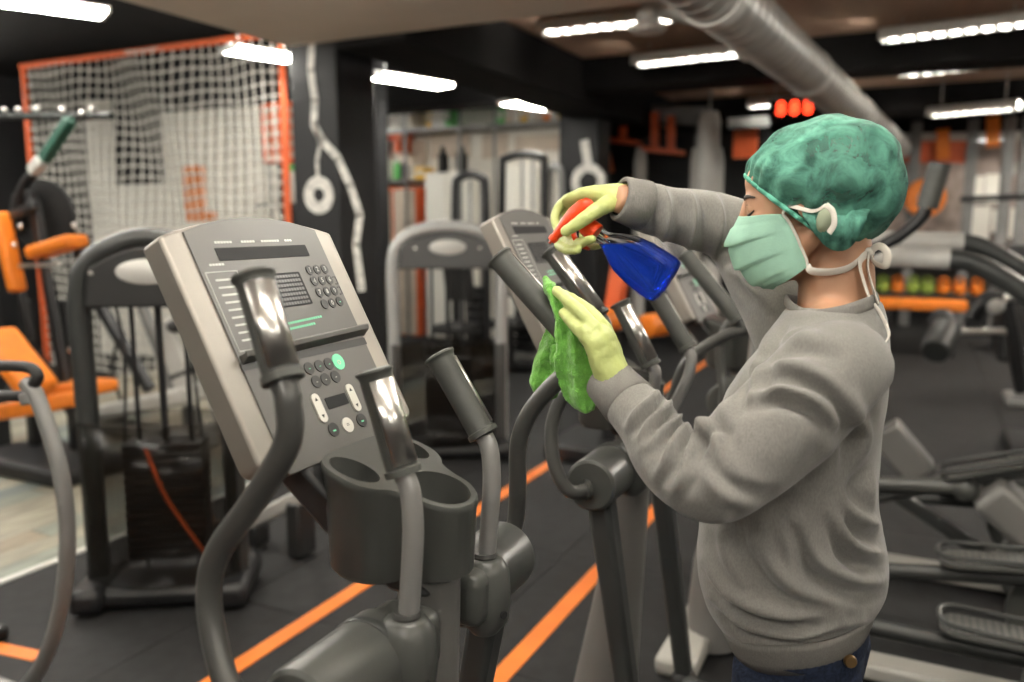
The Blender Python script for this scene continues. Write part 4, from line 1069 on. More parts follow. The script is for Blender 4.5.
# ================================================================== selectorised weight machines
def weight_machine(label, loc, rz, wdt=.66, hgt=1.44, frame=M_gframe, head=M_dark):
    t = thing('weight_machine', label, 'weight machine', loc, rz, 'weight stack machines beside the orange line')
    hw = wdt/2
    path = [(-hw, 0, .08), (-hw, 0, hgt*.55), (-hw, 0, hgt-.22), (-hw+.05, 0, hgt-.08), (-hw+.17, 0, hgt-.01), (0, 0, hgt+.01), (hw-.17, 0, hgt-.01), (hw-.05, 0, hgt-.08), (hw, 0, hgt-.22), (hw, 0, hgt*.55), (hw, 0, .08)]
    MB().tube(path, .048, 14, smooth=5, sq=(1.0, .85), up0=(0, 1, 0)).build('arch_frame', frame, t)
    pr = [(-hw+.03, hgt-.25)]+[(-hw+.055+(wdt-.11)*k/10, hgt-.10+.08*math.sin(PI*k/10)) for k in range(11)]+[(hw-.03, hgt-.25)]
    hd = MB().prism(list(reversed(pr)), Matrix(((1,0,0,0),(0,0,1,-.05),(0,1,0,0),(0,0,0,1))), .10).build('header_panel', head, t, bevel=.01)
    MB().lathe([(0, .006), (.105, .005), (.115, 0)], (0, -.052, hgt-.115), (0, -1, 0), 28).build('oval_badge', M_lgrey, hd)
    b_ = hd.children[0]
    for v in b_.data.vertices: v.co.z = (hgt-.115)+(v.co.z-(hgt-.115))*.42
    for sx in (-1, 1): MB().lathe([(0, .008), (.009, .006), (.009, 0)], (sx*.2, -.052, hgt-.12), (0, -1, 0), 10).build('panel_screw', M_chrome, hd)
    # weight stack: separate plates, guide rods, selector rod, cable
    for k in range(14): MB().box((0, .05, .18+k*.034), (.30, .13, .031)).build('weight_plate', M_frame, t, bevel=.003, bseg=1)
    for sx in (-.1, .1): MB().cyl((sx, .05, .1), (sx, .05, hgt-.12), .0095, 10).build('guide_rod', M_frame, t)
    MB().cyl((0, .05, .6), (0, .05, hgt-.14), .014, 8).build('selector_rod', M_frame, t)
    for sx in (-.17, .15): MB().tube([(sx, .05, hgt-.16), (sx*.8, .05, 1.0), (sx*.95, .06, .62)], .006, 6, smooth=4).build('cable', M_black, t)
    MB().tube([(-.06, -.01, .62), (.0, -.03, .45), (.08, -.03, .3), (.16, -.02, .16)], .009, 6, smooth=4).build('strap', M_ored, t)
    # curved smoked shroud, front and rear
    for s in (-1, 1):
        rows = []
        for z in (.10, .42, .74):
            rows.append([Vector((-hw-.02+(wdt+.04)*k/16, s*(.06+.10*math.sin(PI*k/16)), z)) for k in range(17)])
        MB().grid(rows).build('shroud', M_shroud, t, solid=.006)
    for sx in (-1, 1): MB().box((sx*(hw-.0), 0, .06), (.12, .36, .10)).build('floor_foot', M_frame, t, bevel=.03)
    MB().box((0, 0, .05), (wdt, .26, .08)).build('base_tray', M_frame, t, bevel=.03)
    return t
weight_machine('near weight machine with dark arched header and smoked shroud, left of the large console', (-2.63, 2.2, 0), math.radians(33), .54, 1.43, M_link)
weight_machine('pale grey arched weight machine further back, right of the large console', (-2.66, 4.45, 0), math.radians(33), .68, 1.46, mat('pale_arch', (0.36, 0.36, 0.35), .4, metal=.2), mat('header_grey', (0.06, 0.06, 0.06), .4))
# ================================================================== orange padded machine at the left edge
om = thing('padded_gym_machine', 'black gym machine with orange pads at the left edge', 'gym machine', (0, 0, 0))
Yo = 3.1
def q(px, py, Y=Yo): return onY(px, py, Y)
def opad(name, a, b, wd, th, Y=Yo, up=(0, 1, 0)):
    MB().bar(q(*a, Y), q(*b, Y), wd, th, up=up).build(name, M_opad, om, bevel=min(wd, th)*.35, bseg=4)
opad('back_pad', (0, 212), (18, 292), .075, .10, 3.05)
opad('arm_pad', (36, 253), (78, 240), .075, .16, 3.1)
opad('seat_pad', (-6, 332), (40, 390), .09, .22, 2.75); opad('seat_pad', (10, 410), (58, 402), .09, .3, 2.85); opad('seat_pad', (62, 386), (100, 388), .08, .28, 3.2)
fr = [((34, 200), (66, 388), .055, 3.15), ((78, 248), (105, 300), .05, 3.2), ((14, 262), (30, 340), .05, 3.1), ((40, 360), (88, 436), .06, 3.1), ((0, 222), (36, 205), .05, 3.1), ((30, 190), (45, 262), .06, 3.2)]
for a, b_, wd, Y_ in fr: MB().bar(q(*a, Y_), q(*b_, Y_), wd, wd*.9, up=(0, 1, 0)).build('frame_bar', M_frame, om, bevel=.008)
MB().tube([q(18, 195, 3.2), q(14, 230, 3.2), q(22, 190, 3.2), q(40, 165, 3.2), q(66, 122, 3.2)], .032, 12, smooth=4).build('curved_arm', M_frame, om)
MB().bar(q(44, 160, 3.18), q(70, 120, 3.18), .06, .06, up=(0, 1, 0)).build('green_sleeve', mat('dark_green_sleeve', (0.01, 0.07, 0.045), .5), om, bevel=.01)
MB().bar(q(33, 172, 3.16), q(42, 160, 3.16), .065, .065, up=(0, 1, 0)).build('white_sleeve', M_lgrey, om, bevel=.01)
MB().cyl(q(-30, 116, 3.3), q(112, 116, 3.3), .022, 12).build('pull_bar', M_link, om)
for x in (4, 18, 36, 62, 82, 92): MB().ell(q(x, 112+3*math.sin(x), 3.27), (.018, .018, .018), None, 10, 6).build('chrome_bolt', M_chrome, om)
MB().cyl(q(20, 266, 3.0), q(60, 264, 3.0), .012, 10).build('chrome_rod', M_chrome, om)
for x, y in ((14, 245), (74, 225), (20, 226), (50, 398), (70, 350)): MB().ell(q(x, y, 2.98), (.016, .012, .016), None, 10, 6).build('chrome_bolt', M_chrome, om)
c_ = q(30, 215, 3.2)
MB().lathe([(0, 0), (.20, 0), (.22, .02), (.22, .05), (0, .06)], (c_.x-.02, c_.y+.12, c_.z), (.3, -1, 0), 28).build('weight_disc', M_black, om)
for px_, Y_ in ((24, 3.2), (66, 3.25)):
    a = q(px_, 300, Y_); MB().box((a.x, a.y, a.z/2), (.07, .07, a.z)).build('upright_post', M_frame, om, bevel=.008)
a = q(20, 420, 3.0); MB().box((a.x+.1, a.y+.1, .05), (.9, .5, .1)).build('base_frame', M_frame, om, bevel=.03)
a = q(-25, 150, 3.3); MB().box((a.x, a.y, 1.25), (.09, .09, 2.5)).build('upright_post', M_frame, om, bevel=.008)
# ================================================================== grey machine with the bowed tube at the left edge
bt_ = thing('exercise_bike', 'grey bowed tube frame with black handles at the left edge', 'exercise machine', (0, 0, 0))
Yt = 1.45
zf = lambda px, py: onY(px, py, Yt)
MB().tube([zf(26, 382), zf(36, 395), zf(47, 425), zf(60, 470), zf(67, 520), zf(66, 570), zf(58, 620), zf(44, 660), zf(30, 682), zf(10, 704), zf(-10, 720)], .0225, 14, smooth=5).build('bowed_tube', M_gframe, bt_)
MB().tube([zf(-30, 365), zf(10, 366), zf(30, 368), zf(38, 376), zf(33, 386)], .0165, 12, smooth=4).build('handle', M_black, bt_)
MB().tube([zf(-30, 398), zf(0, 396), zf(22, 396), zf(34, 392)], .0165, 12, smooth=4).build('handle', M_black, bt_)
MB().lathe([(.024, 0), (.029, .004), (.029, .03), (.024, .034)], zf(29, 392), (.25, 0, -.9), 14).build('clamp', M_gframe, bt_)
f0 = zf(-10, 720)
MB().tube([zf(-10, 720), f0+Vector((-.05, 0, -.02)), Vector((f0.x-.09, f0.y, .03))], .0225, 12).build('tube_foot', M_gframe, bt_)
MB().box((f0.x-.10, f0.y, .025), (.5, .06, .05)).build('floor_rail', M_gframe, bt_, bevel=.012)
MB().box((f0.x-.30, f0.y, .025), (.06, .5, .05)).build('floor_foot', M_frame, bt_, bevel=.015)
# ================================================================== pale press machine behind the near weight machine
lp = thing('leg_press', 'pale grey press machine seen through the near weight machine', 'gym machine', (0, 0, 0))
Yl = 3.9
def z_(px, py): return onY(px, py, Yl)
MB().bar(z_(100, 305), z_(150, 390), .07, .07, up=(0, 1, 0)).build('frame_bar', M_frame, lp, bevel=.01)
MB().bar(z_(140, 300), z_(178, 400), .06, .06, up=(0, 1, 0)).build('frame_bar', M_gframe, lp, bevel=.01)
MB().bar(z_(162, 322), z_(190, 400), .16, .05, up=(0, 1, 0)).build('foot_plate', M_lgrey, lp, bevel=.015)
MB().bar(z_(108, 412), z_(200, 392), .12, .3, up=(0, 1, 0)).build('side_cover', M_lgrey, lp, bevel=.03, bseg=3)
MB().bar(z_(172, 378), z_(222, 358), .05, .05, up=(0, 1, 0)).build('frame_bar', M_frame, lp, bevel=.01)
MB().ell(z_(176, 326), (.07, .06, .045)).build('counterweight', M_dark, lp)
MB().bar(z_(205, 340), z_(228, 420), .08, .2, up=(0, 1, 0)).build('side_cover', M_lgrey, lp, bevel=.03)
for px_ in (118, 190): 
    a = z_(px_, 405); MB().box((a.x, a.y, a.z/2), (.08, .08, a.z)).build('post', M_gframe, lp, bevel=.01)
MB().box((z_(155, 420).x, Yl, .05), (1.1, .12, .09)).build('base_beam', M_lgrey, lp, bevel=.02)
MB().box((z_(190, 420).x, Yl+.2, .06), (.09, .8, .08)).build('base_beam', M_lgrey, lp, bevel=.02)
MB().tube([z_(120, 330), z_(112, 370), z_(122, 402)], .012, 8, smooth=4).build('cable', M_black, lp)
# pale grey low machine between the console and the weight machine
lw_ = thing('low_bench', 'low pale bench frame on the floor behind the large console', 'bench', (0, 0, 0))
def y_(px, py, Y=2.75): return onY(px, py, Y)
MB().bar(y_(252, 522), y_(318, 488), .07, .09, up=(0, 1, 0)).build('bench_rail', M_lgrey, lw_, bevel=.015)
a = y_(300, 498); MB().box((a.x, a.y, a.z/2), (.08, .12, a.z-.02)).build('bench_leg', M_dark, lw_, bevel=.015)
a = y_(258, 522); MB().box((a.x, a.y, a.z/2), (.06, .10, max(.05, a.z-.02))).build('bench_leg', M_dark, lw_, bevel=.015)
# ================================================================== white shelf wall
YW = 9.46
sh = thing('shelf_unit', 'long dark shelf unit on posts along the white wall', 'shelf', (0, 0, 0))
def zz(px, py, Y=YW): return onY(px, py, Y)
for py, x1 in ((128, 596), (175, 424)):
    a = zz(366, py); b_ = zz(x1, py-2); MB().box(((a.x+b_.x)/2, YW-.225, a.z-.12), (b_.x-a.x, .44, .04)).build('shelf_board', M_gframe, sh)
ZCAB = onY(424, 173, YW-.42).z
SH1 = zz(366, 128).z-.097; SH2 = zz(366, 175).z-.097
for px_ in (376, 425, 478, 512, 592):
    a = zz(px_, 130); MB().box((a.x, YW-.47, 1.53), (.03, .03, 3.05)).build('shelf_post', M_gframe, sh)
for py0, py1, x0, x1, m_ in ((134, 158, 430, 470, M_cream), (134, 158, 482, 508, M_cream), (140, 165, 400, 425, M_cream), (134, 150, 515, 588, M_cream)):
    tag(pbox(MB(), x0, py0, x1, py1, YW-.03, .02).build('wall_board', m_, None), {430: 'beige panel above the white cabinet', 482: 'narrow beige panel between shelf posts', 400: 'beige panel beside the orange cubby', 515: 'long beige panel under the boxes'}[x0], 'board')
# bottles and boxes on the shelves
def bottle(px_, Y, z, h, r, m_, label, capm=M_black, grp='bottles on the wall shelves'):
    p = onY(px_, 140, Y); t = thing('bottle', label, 'bottle', (p.x, Y, z), 0, grp)
    MB().lathe([(0, 0), (r*.9, 0), (r, r*.2), (r, h*.66), (r*.5, h*.8), (r*.42, h*.84)], (0, 0, 0), (0, 0, 1), 14).build('bottle_body', m_, t)
    MB().lathe([(r*.48, h*.82), (r*.5, h*.84), (r*.5, h*.98), (0, h)], (0, 0, 0), (0, 0, 1), 12).build('cap', capm, t)
for i, px_ in enumerate((379, 387, 395, 403, 410)):
    bottle(px_, YW-.2, SH1+.002, .34-.02*(i % 2), .048, (M_bottle, M_lgrey)[i % 2], ['first pale bottle from the pillar on the top shelf', 'second pale bottle from the pillar on the top shelf', 'third pale bottle from the pillar on the top shelf', 'fourth pale bottle from the pillar on the top shelf', 'fifth pale bottle from the pillar on the top shelf'][i], M_fix)
for i, px_ in enumerate((370, 379, 388, 397, 404)):
    bottle(px_, YW-.2, SH2+.002, .30, .048, (M_bottle, M_lgrey, M_bottle, M_green, M_black)[i], ['white bottle nearest the pillar on the lower shelf', 'grey bottle on the lower shelf by the pillar', 'white bottle third on the lower shelf', 'green bottle on the lower shelf', 'black bottle on the lower shelf by the yellow box'][i], M_fix)
for i, px_ in enumerate((443, 462)): bottle(px_, YW-.2, ZCAB+.002, .34, .07, M_black, ['left of two black bottles above the white cabinet', 'right of two black bottles above the white cabinet'][i])
def carton(x0, x1, z, h, m_, label, Y=YW-.28, dep=.22):
    a = onY(x0, 130, Y); b_ = onY(x1, 130, Y); c = (a.x+b_.x)/2; w_ = b_.x-a.x
    t = thing('carton', label, 'box', (c, Y, z), 0, 'cartons on the wall shelves')
    MB().box((0, dep/2, h/2+.001), (w_, dep, h)).build('carton_body', m_, t, bevel=.006); MB().box((0, -.001, h*.55), (w_*.7, .004, h*.35)).build('carton_label', M_bottle, t)
carton(426, 431, SH1, .26, M_yel, 'yellow end carton on the top shelf'); carton(431, 445, SH1, .26, M_bottle, 'white carton on the top shelf'); carton(445, 451, SH1, .26, M_green, 'green end carton on the top shelf')
carton(414, 424, SH2, .16, M_yel, 'small yellow carton on the lower shelf')
cols = [M_green, M_cream, M_bottle, M_yel, M_bottle, M_cream, M_opad, M_bottle, M_yel, M_cream, M_bottle, M_lgrey]
names = ['green', 'beige', 'white', 'yellow', 'second white', 'second beige', 'orange', 'third white', 'second yellow', 'third beige', 'fourth white', 'grey']
for k in range(12):
    x0 = 497+k*7.6; carton(x0, x0+6.6, SH1, .22+.03*(k % 3), cols[k], names[k]+' packet from the left in the row under the ceiling light')
# orange cubby, orange cabinet, white cabinets
oc = thing('cubby', 'small orange cubby over the bottles beside the pillar', 'cubby', (0, 0, 0))
for q_ in ((369, 134, 375, 152), (369, 134, 400, 139), (394, 139, 398, 152)): pbox(MB(), *q_, YW-.33, .3).build('cubby_side', M_ored, oc)
def cabinet(x0, y0, x1, y1, label, m_, door_m, rows_=2, cols_=2, Y=YW-.42, dep=.4, open_=False):
    a = onY(x0, y0, Y); b_ = onY(x1, y1, Y); zt_ = a.z; c = (a.x+onY(x1, y0, Y).x)/2; w_ = onY(x1, y0, Y).x-a.x; h = zt_
    t = thing('cabinet', label, 'cabinet', (c, Y+dep/2, 0), 0)
    MB().box((0, .01, h/2), (w_, dep-.02, h)).build('body', m_, t, bevel=.008)
    for i in range(cols_):
        for j in range(rows_):
            d_ = MB().box((-w_/2+w_*(i+.5)/cols_, -dep/2, h*(j+.5)/rows_), (w_/cols_-.05, .02, h/rows_-.06)).build('door', door_m, t, bevel=.004)
            MB().box((-w_/2+w_*(i+.85)/cols_, -dep/2-.015, h*(j+.5)/rows_), (.015, .015, .12)).build('handle', M_chrome, d_)
cabinet(369, 188, 416, 250, 'orange framed cabinet beside the black pillar', M_ored, M_cream, 2, 2)
cabinet(424, 173, 472, 250, 'white cabinet beside the orange one', M_whitep, M_whitep, 1, 2)
cabinet(500, 166, 538, 250, 'second white cabinet behind the console of the next trainer', M_whitep, M_whitep, 1, 2)
# dark machines standing in front of the cabinets
def arch_machine(px0, px1, ytop, Y, label, m_=M_frame):
    a = onY(px0, ytop, Y); b_ = onY(px1, ytop, Y); t = thing('cable_station', label, 'gym machine', (0, 0, 0))
    MB().tube([(a.x, Y, 0), (a.x, Y, a.z-.25), (a.x+.06, Y, a.z), (b_.x-.06, Y, a.z), (b_.x, Y, a.z-.25), (b_.x, Y, 0)], .04, 10, smooth=4).build('arch_tube', m_, t)
    for k in range(8): MB().box(((a.x+b_.x)/2, Y+.1, .2+k*.09), ((b_.x-a.x)*.45, .16, .08)).build('weight_plate', M_frame, t, bevel=.006, bseg=1)
    MB().cyl(((a.x+b_.x)/2-.06, Y+.1, .1), ((a.x+b_.x)/2-.06, Y+.1, a.z-.02), .014, 8).build('guide_rod', M_gframe, t)
    MB().cyl(((a.x+b_.x)/2+.06, Y+.1, .1), ((a.x+b_.x)/2+.06, Y+.1, a.z-.02), .014, 8).build('guide_rod', M_gframe, t)
    MB().box(((a.x+b_.x)/2, Y, .05), (b_.x-a.x+.1, .5, .1)).build('base', m_, t, bevel=.02)
    p = ((a.x+b_.x)/2, Y-.25, 1.0); MB().box(p, (.3, .1, .5), (.2, 0, 0)).build('back_pad', M_black, t, bevel=.04, bseg=3)
    MB().box((p[0], Y-.3, .5), (.34, .4, .09)).build('seat_pad', M_black, t, bevel=.03, bseg=3); MB().box((p[0], Y-.3, .25), (.07, .07, .45)).build('seat_post', m_, t)
arch_machine(502, 545, 158, 7.6, 'black cable station in front of the second white cabinet')
arch_machine(455, 486, 178, 7.0, 'black cable station behind the pale weight machine')
arch_machine(546, 562, 168, 8.35, 'narrow grey cable station by the white ring', M_gframe)
# second painted pillar with a white spanner ring
p2 = struct(MB().box((onY(585, 150, 9.0).x, 9.0, 1.56), (.48, .4, 3.12)).build('pillar', M_blackw, None, bevel=.012))
c0 = onY(588, 182, 8.79)
MB().lathe([(.11, 0), (.21, 0), (.21, .006), (.11, .006)], (c0.x, 8.8, c0.z), (0, -1, 0), 24, closed=True).build('mural_ring', M_chalk, p2)
a = onY(584, 140, 8.79); MB().bar((a.x, 8.796, a.z), (c0.x, 8.796, c0.z+.16), .1, .006, up=(0, 1, 0)).build('mural_handle', M_chalk, p2)
# ================================================================== dark racks with orange posts in the middle
YR = 9.8
rk = thing('storage_rig', 'dark steel rig with orange uprights and shelves behind the far sleeve', 'rack', (0, 0, 0))
def rx(px, py, Y=YR): return onY(px, py, Y)
for px_, y0, y1 in ((623, 105, 138), (655, 112, 150), (671, 116, 150)):
    a = rx(px_, y0); b_ = rx(px_, y1); MB().bar(a, b_, .09, .06, up=(0, 1, 0)).build('orange_upright', M_ored, rk)
for x0, x1, y in ((602, 638, 139), (643, 682, 149)):
    MB().bar(rx(x0, y), rx(x1, y+4), .30, .05, up=(0, 0, 1)).build('orange_shelf', M_ored, rk)
MB().bar(rx(606, 148), rx(611, 172), .07, .06, up=(0, 1, 0)).build('orange_upright', M_ored, rk)
for px_ in (600, 700): 
    a = rx(px_, 150, YR+.2); MB().box((a.x, YR+.2, 1.4), (.1, .1, 2.8)).build('rig_post', M_gframe, rk, bevel=.01)
MB().bar(rx(600, 112, YR+.2), rx(706, 116, YR+.2), .22, .05, up=(0, 1, 0)).build('rig_beam', M_gframe, rk)
for px_, w_ in ((641, .16), (697, .14), (716, .2)):
    a = rx(px_, 148, YR-.1); MB().tube([(a.x, a.y, .0), (a.x, a.y, a.z-.15), (a.x, a.y, a.z)], [w_*.5, w_*.5, w_*.35], 14).build('standing_pad', M_lgrey, rk)
ba = thing('room_divider', 'black partition behind the orange rig', 'partition', (0, 0, 0))
a = rx(590, 150, 10.6); b_ = rx(770, 150, 10.6); MB().box(((a.x+b_.x)/2, 10.6, 1.3), (b_.x-a.x, .08, 2.6)).build('partition_panel', M_blackw, ba)
tag(pbox(MB(), 733, 130, 757, 158, 10.45, .05).build('wall_board', M_ored, None), 'orange red board left of the green cap', 'board')
a = rx(745, 122, 10.4); tag(MB().bar(rx(728, 124, 10.4), rx(770, 121, 10.4), .12, .05, up=(0, 1, 0)).build('wall_board', M_gframe, None), 'pale bar over the orange red board', 'board')
MB().lathe([(0, 0), (.09, .0), (.12, .1), (.12, .9), (.09, 1.0), (0, 1.02)], (rx(708, 170, 9.2).x, 9.2, rx(708, 182, 9.2).z-.25), (0, 0, 1), 18).build('punch_bag', M_lgrey, None)
tag(bpy.data.objects['punch_bag'], 'pale punch bag left of the green cap', 'punch bag')
bag = bpy.data.objects['punch_bag']; bz = rx(708, 182, 9.2).z+.75
MB().cyl((rx(708, 170, 9.2).x, 9.2, bz), (rx(708, 170, 9.2).x, 9.2, H_C), .012, 6).build('chain', M_galv, bag)
# orange roller pads of the machine between the trainers
rp = thing('roller_machine', 'black machine with round orange roller pads behind the trainers', 'gym machine', (0, 0, 0))
for px_, py, Y in ((588, 322, 4.6), (645, 326, 4.9)):
    p = onY(px_, py, Y); MB().lathe([(0, 0), (.06, 0), (.075, .012), (.075, .26), (.06, .272), (0, .272)], p, (.35, .94, 0), 20).build('roller_pad', M_opad, rp)
p = onY(617, 290, 4.9); MB().box((p.x, p.y, p.z), (.12, .09, .42), (0, .15, 0)).build('back_pad', M_ored, rp, bevel=.03, bseg=3)
p = onY(610, 320, 4.9)
MB().box((p.x, 4.95, p.z/2), (.09, .09, p.z)).build('post', M_frame, rp, bevel=.01); MB().box((p.x, 4.95, .05), (.7, .6, .1)).build('base', M_frame, rp, bevel=.02)
MB().bar(onY(590, 326, 4.75), onY(648, 328, 5.0), .04, .04, up=(0, 0, 1)).build('roller_axle', M_chrome, rp)
# ================================================================== right side machines
rm = thing('leg_machine', 'black leg machine with chrome roller arm and long handrails at the right edge', 'gym machine', (0, 0, 0))
YQ = 4.9
def r_(px, py, Y=YQ): return onY(px, py, Y)
MB().tube([r_(962, 242), r_(980, 246), r_(1000, 256), r_(1024, 270), r_(1060, 292)], .045, 14, smooth=4).build('handrail', M_link, rm)
MB().cyl(r_(872, 239), r_(964, 242), .047, 16).build('handrail_sleeve', M_lgrey, rm)
MB().tube([r_(948, 259, 4.6), r_(970, 262, 4.6), r_(995, 274, 4.6), r_(1024, 292, 4.6), r_(1060, 318, 4.6)], .05, 14, smooth=4).build('handrail', M_link, rm)
MB().cyl(r_(866, 256, 4.6), r_(950, 259, 4.6), .052, 16).build('handrail_sleeve', M_lgrey, rm)
MB().tube([r_(926, 208, 4.3), r_(922, 216, 4.3), r_(905, 232, 4.3), r_(885, 244, 4.3), r_(866, 252, 4.3)], .03, 12, smooth=4).build('pull_handle', M_frame, rm)
MB().cyl(r_(940, 163, 4.3), r_(927, 208, 4.3), .047, 16).build('pull_grip', M_grip, rm)
pp = r_(1060, 300); MB().box((pp.x+.1, 4.8, .65), (.12, .12, 1.3)).build('post', M_frame, rm, bevel=.01)
YK = 6.2
def k_(px, py, Y=YK): return onY(px, py, Y)
MB().cyl(k_(942, 331), k_(1012, 331), .026, 12).build('roller_arm', M_chrome, rm)
MB().lathe([(0, 0), (.075, .0), (.095, .02), (.095, .26), (.08, .3), (0, .3)], k_(942, 334)+Vector((.02, -.08, .05)), (-.18, -.8, -.38), 20).build('roller_pad', M_link, rm)
MB().lathe([(0, 0), (.075, .0), (.085, .02), (.085, .14), (.07, .16), (0, .16)], k_(944, 330)+Vector((0, .12, .01)), (-.1, .9, .2), 20).build('roller_pad', M_black, rm)
MB().ell(k_(943, 322), (.04, .04, .03)).build('brass_knob', M_brass, rm)
MB().tube([k_(1006, 302), k_(1012, 330), k_(1016, 360), k_(1022, 392)], .04, 12, smooth=3).build('frame_tube', M_frame, rm)
MB().tube([k_(985, 302), k_(1000, 300), k_(1040, 288)], .03, 12, smooth=3).build('frame_tube', M_chrome, rm); MB().ell(k_(996, 304), (.07, .06, .07)).build('joint_hub', M_lgrey, rm)
MB().tube([k_(972, 318), k_(984, 300), k_(1003, 298)], .05, 12, smooth=3).build('frame_tube', M_frame, rm)
a = k_(1000, 398); b_ = k_(1060, 400); MB().box(((a.x+b_.x)/2+.02, YK, a.z), (b_.x-a.x, .34, .07)).build('low_seat', M_gframe, rm, bevel=.03, bseg=3)
MB().box((b_.x, YK, a.z/2), (.1, .1, a.z)).build('seat_post', M_frame, rm); MB().box((b_.x+.02, YK, .04), (.6, .7, .08)).build('base', M_frame, rm, bevel=.02)
MB().box((b_.x+.3, YK, .6), (.1, .1, 1.2)).build('post', M_frame, rm)
MB().bar(Vector((b_.x+.3, YK, 1.15)), pp+Vector((.1, 0, -.2)), .09, .09).build('frame_tube', M_frame, rm)
# far orange bench and the kettlebell shelf over it
be = thing('flat_bench', 'long orange bench at the far right', 'bench', (0, 0, 0))
YB2 = 10.3
a = onY(872, 300, YB2); b_ = onY(968, 301, YB2)
MB().box(((a.x+b_.x)/2, YB2+.15, a.z-.04), (b_.x-a.x, .42, .11)).build('bench_pad', M_opad, be, bevel=.03, bseg=3)
for x in (a.x+.15, b_.x-.15): MB().box((x, YB2+.15, (a.z-.1)/2), (.1, .36, a.z-.1)).build('bench_leg', M_frame, be, bevel=.01)
ks = thing('kettlebell_shelf', 'dark two-level shelf behind the orange bench', 'shelf', (0, 0, 0))
a = onY(868, 292, 11.0); b_ = onY(1000, 292, 11.0)
for zq in (a.z, a.z+.36): MB().box(((a.x+b_.x)/2, 11.15, zq-.02), (b_.x-a.x, .4, .04)).build('shelf_board', M_frame, ks)
for x in (a.x, b_.x): MB().box((x, 11.15, (a.z+.4)/2), (.06, .4, a.z+.4)).build('shelf_side', M_frame, ks)
def kettle(px, z, m_, r, label):
    p = onY(px, 280, 11.05); t = thing('kettlebell', label, 'kettlebell', (p.x, 11.1, z), 0, 'kettlebells on the shelf behind the orange bench')
    MB().lathe([(0, 0), (r*.6, 0), (r*.95, r*.45), (r, r*.9), (r*.8, r*1.45), (r*.35, r*1.75), (0, r*1.8)], (0, 0, 0), (0, 0, 1), 18).build('bell', m_, t)
    MB().tube([(-r*.5, 0, r*1.5), (-r*.62, 0, r*2.1), (0, 0, r*2.45), (r*.62, 0, r*2.1), (r*.5, 0, r*1.5)], r*.16, 8, smooth=4).build('handle', m_, t)
M_lime = mat('lime_vinyl', (0.30, 0.42, 0.07), .5)
ORD = ['first', 'second', 'third', 'fourth', 'fifth', 'sixth', 'seventh']
KC = {M_lime.name: 'lime', M_opad.name: 'orange', M_black.name: 'black'}
for i, (px_, m_) in enumerate(((883, M_lime), (898, M_opad), (913, M_lime), (928, M_lime), (944, M_opad), (960, M_opad), (978, M_opad))):
    kettle(px_, a.z+.002, m_, .08, '%s kettlebell on the lower shelf over the orange bench, %s from the left' % (KC[m_.name], ORD[i]))
for i, (px_, m_) in enumerate(((887, M_opad), (900, M_lime), (913, M_opad), (927, M_lime), (940, M_opad), (955, M_lime), (970, M_black))):
    kettle(px_, a.z+.362, m_, .065, '%s kettlebell on the upper shelf over the orange bench, %s from the left' % (KC[m_.name], ORD[i]))
# training rig with orange plates at the far wall
tg = thing('training_rig', 'far steel training rig with orange band under the ceiling', 'rack', (0, 0, 0))
YG = 13.2
def g_(px, py, Y=YG): return onY(px, py, Y)
for px_ in (912, 968, 1004, 1022):
    p = g_(px_, 200); MB().box((p.x, YG, 1.45), (.14, .14, 2.9)).build('rig_post', M_gframe, tg, bevel=.01)
MB().bar(g_(870, 152), g_(966, 152), .30, .06, up=(0, 1, 0)).build('orange_band', M_ored, tg)
MB().bar(g_(870, 138), g_(1040, 135), .10, .10, up=(0, 1, 0)).build('rig_beam', M_lgrey, tg)
MB().cyl(g_(960, 199, YG-.1), g_(1040, 196, YG-.1), .04, 10).build('rig_bar', M_frame, tg)
for px_, py in ((943, 145), (993, 133)):
    MB().bar(g_(px_, py-16, YG-.15), g_(px_, py+14, YG-.15), .16, .05, up=(0, 1, 0)).build('orange_tag', M_opad, tg)
MB().bar(g_(1024, 160), g_(1006, 178), .08, .08, up=(0, 1, 0)).build('rig_brace', M_lgrey, tg)
p = onY(925, 198, 12.9)
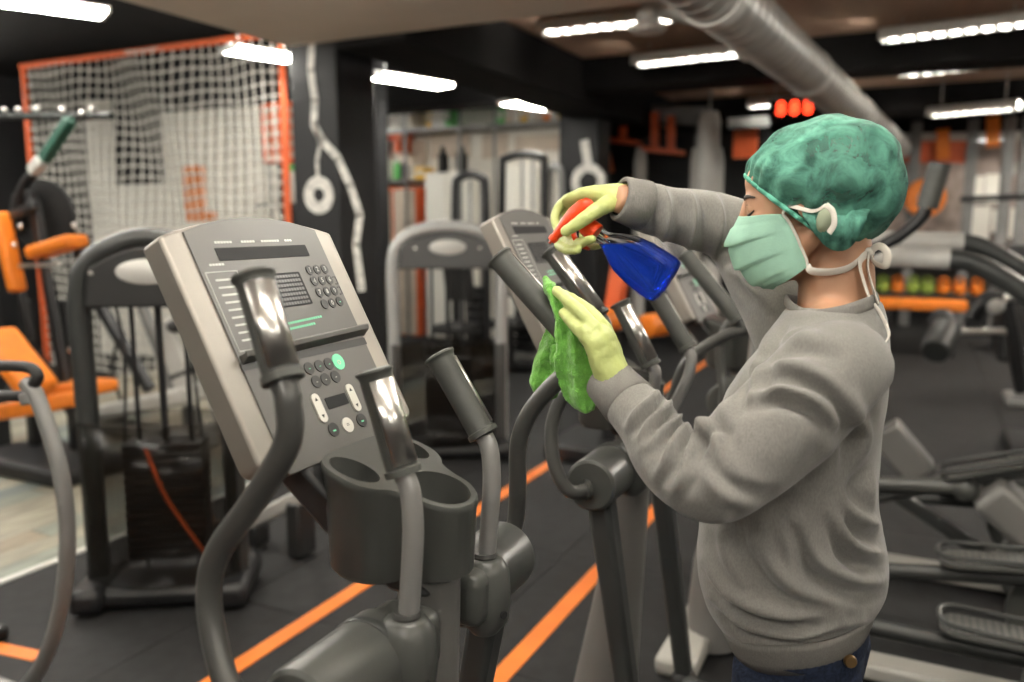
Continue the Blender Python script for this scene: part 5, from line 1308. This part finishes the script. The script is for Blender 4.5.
tag(MB().lathe([(.10, 0), (.13, -.01), (.25, -.01), (.27, .02), (.25, .05), (.13, .05), (.10, .04)], p, (.1, -.98, 0), 28, closed=True).build('bumper_plate', M_opad, None), 'orange bumper plate hanging on the far rig behind the pull grip', 'weight plate')
MB().cyl((p.x, 12.85, p.z+.05), (p.x, 13.2, p.z+.05), .045, 10).build('plate_peg', M_frame, tg)
# bright far boards between the rig posts
for i, (x0, y0, x1, y1) in enumerate(((972, 176, 984, 203), (985, 174, 1001, 203), (972, 206, 990, 240), (992, 210, 1002, 232), (1010, 208, 1024, 238))):
    tag(pbox(MB(), x0, y0, x1, y1, 14.6, .04).build('wall_board', M_whitep, None), 'white board on the far wall, ' + ['upper left', 'upper right', 'lower left', 'lower middle', 'lower right'][i] + ' of the five between rig posts', 'board')
tag(pbox(MB(), 860, 100, 1100, 262, 14.7, .1).build('partition', mat('far_brown', (0.30, 0.24, 0.21), .7, noise=.4, nscale=3), None), 'brown grey partition behind the far rig', 'partition')
p = onY(1015, 268, 8.4); tag(MB().box((p.x+.25, 8.4, p.z-.3), (.7, .5, 1.0)).build('equipment_case', M_black, None, bevel=.03), 'black equipment case at the right edge', 'case')
bpy.data.objects['equipment_case'].location.z = 0
# extra linkage of the farthest trainer seen right of the sweatshirt
YD = 3.52
def d_(px, py, Y=YD): return onY(px, py, Y)-E4.location
MB().tube([d_(872, 484), d_(915, 485), d_(957, 487)], .032, 14).build('stride_tube', M_hous, E4)
MB().ell(d_(965, 489), (.05, .05, .05)).build('stride_joint', M_hous, E4)
MB().bar(d_(985, 488), d_(1060, 552), .15, .22, up=(0, 1, 0)).build('stride_cover', M_post, E4, bevel=.03, bseg=3)
MB().bar(d_(896, 494, 3.75), d_(1060, 606, 3.75), .055, .05, up=(0, 1, 0)).build('ramp_rail', M_link, E4, bevel=.008)
MB().bar(d_(884, 428, 4.1), d_(922, 474, 4.1), .14, .16, up=(0, 1, 0)).build('step_cover', M_post, E4, bevel=.015)
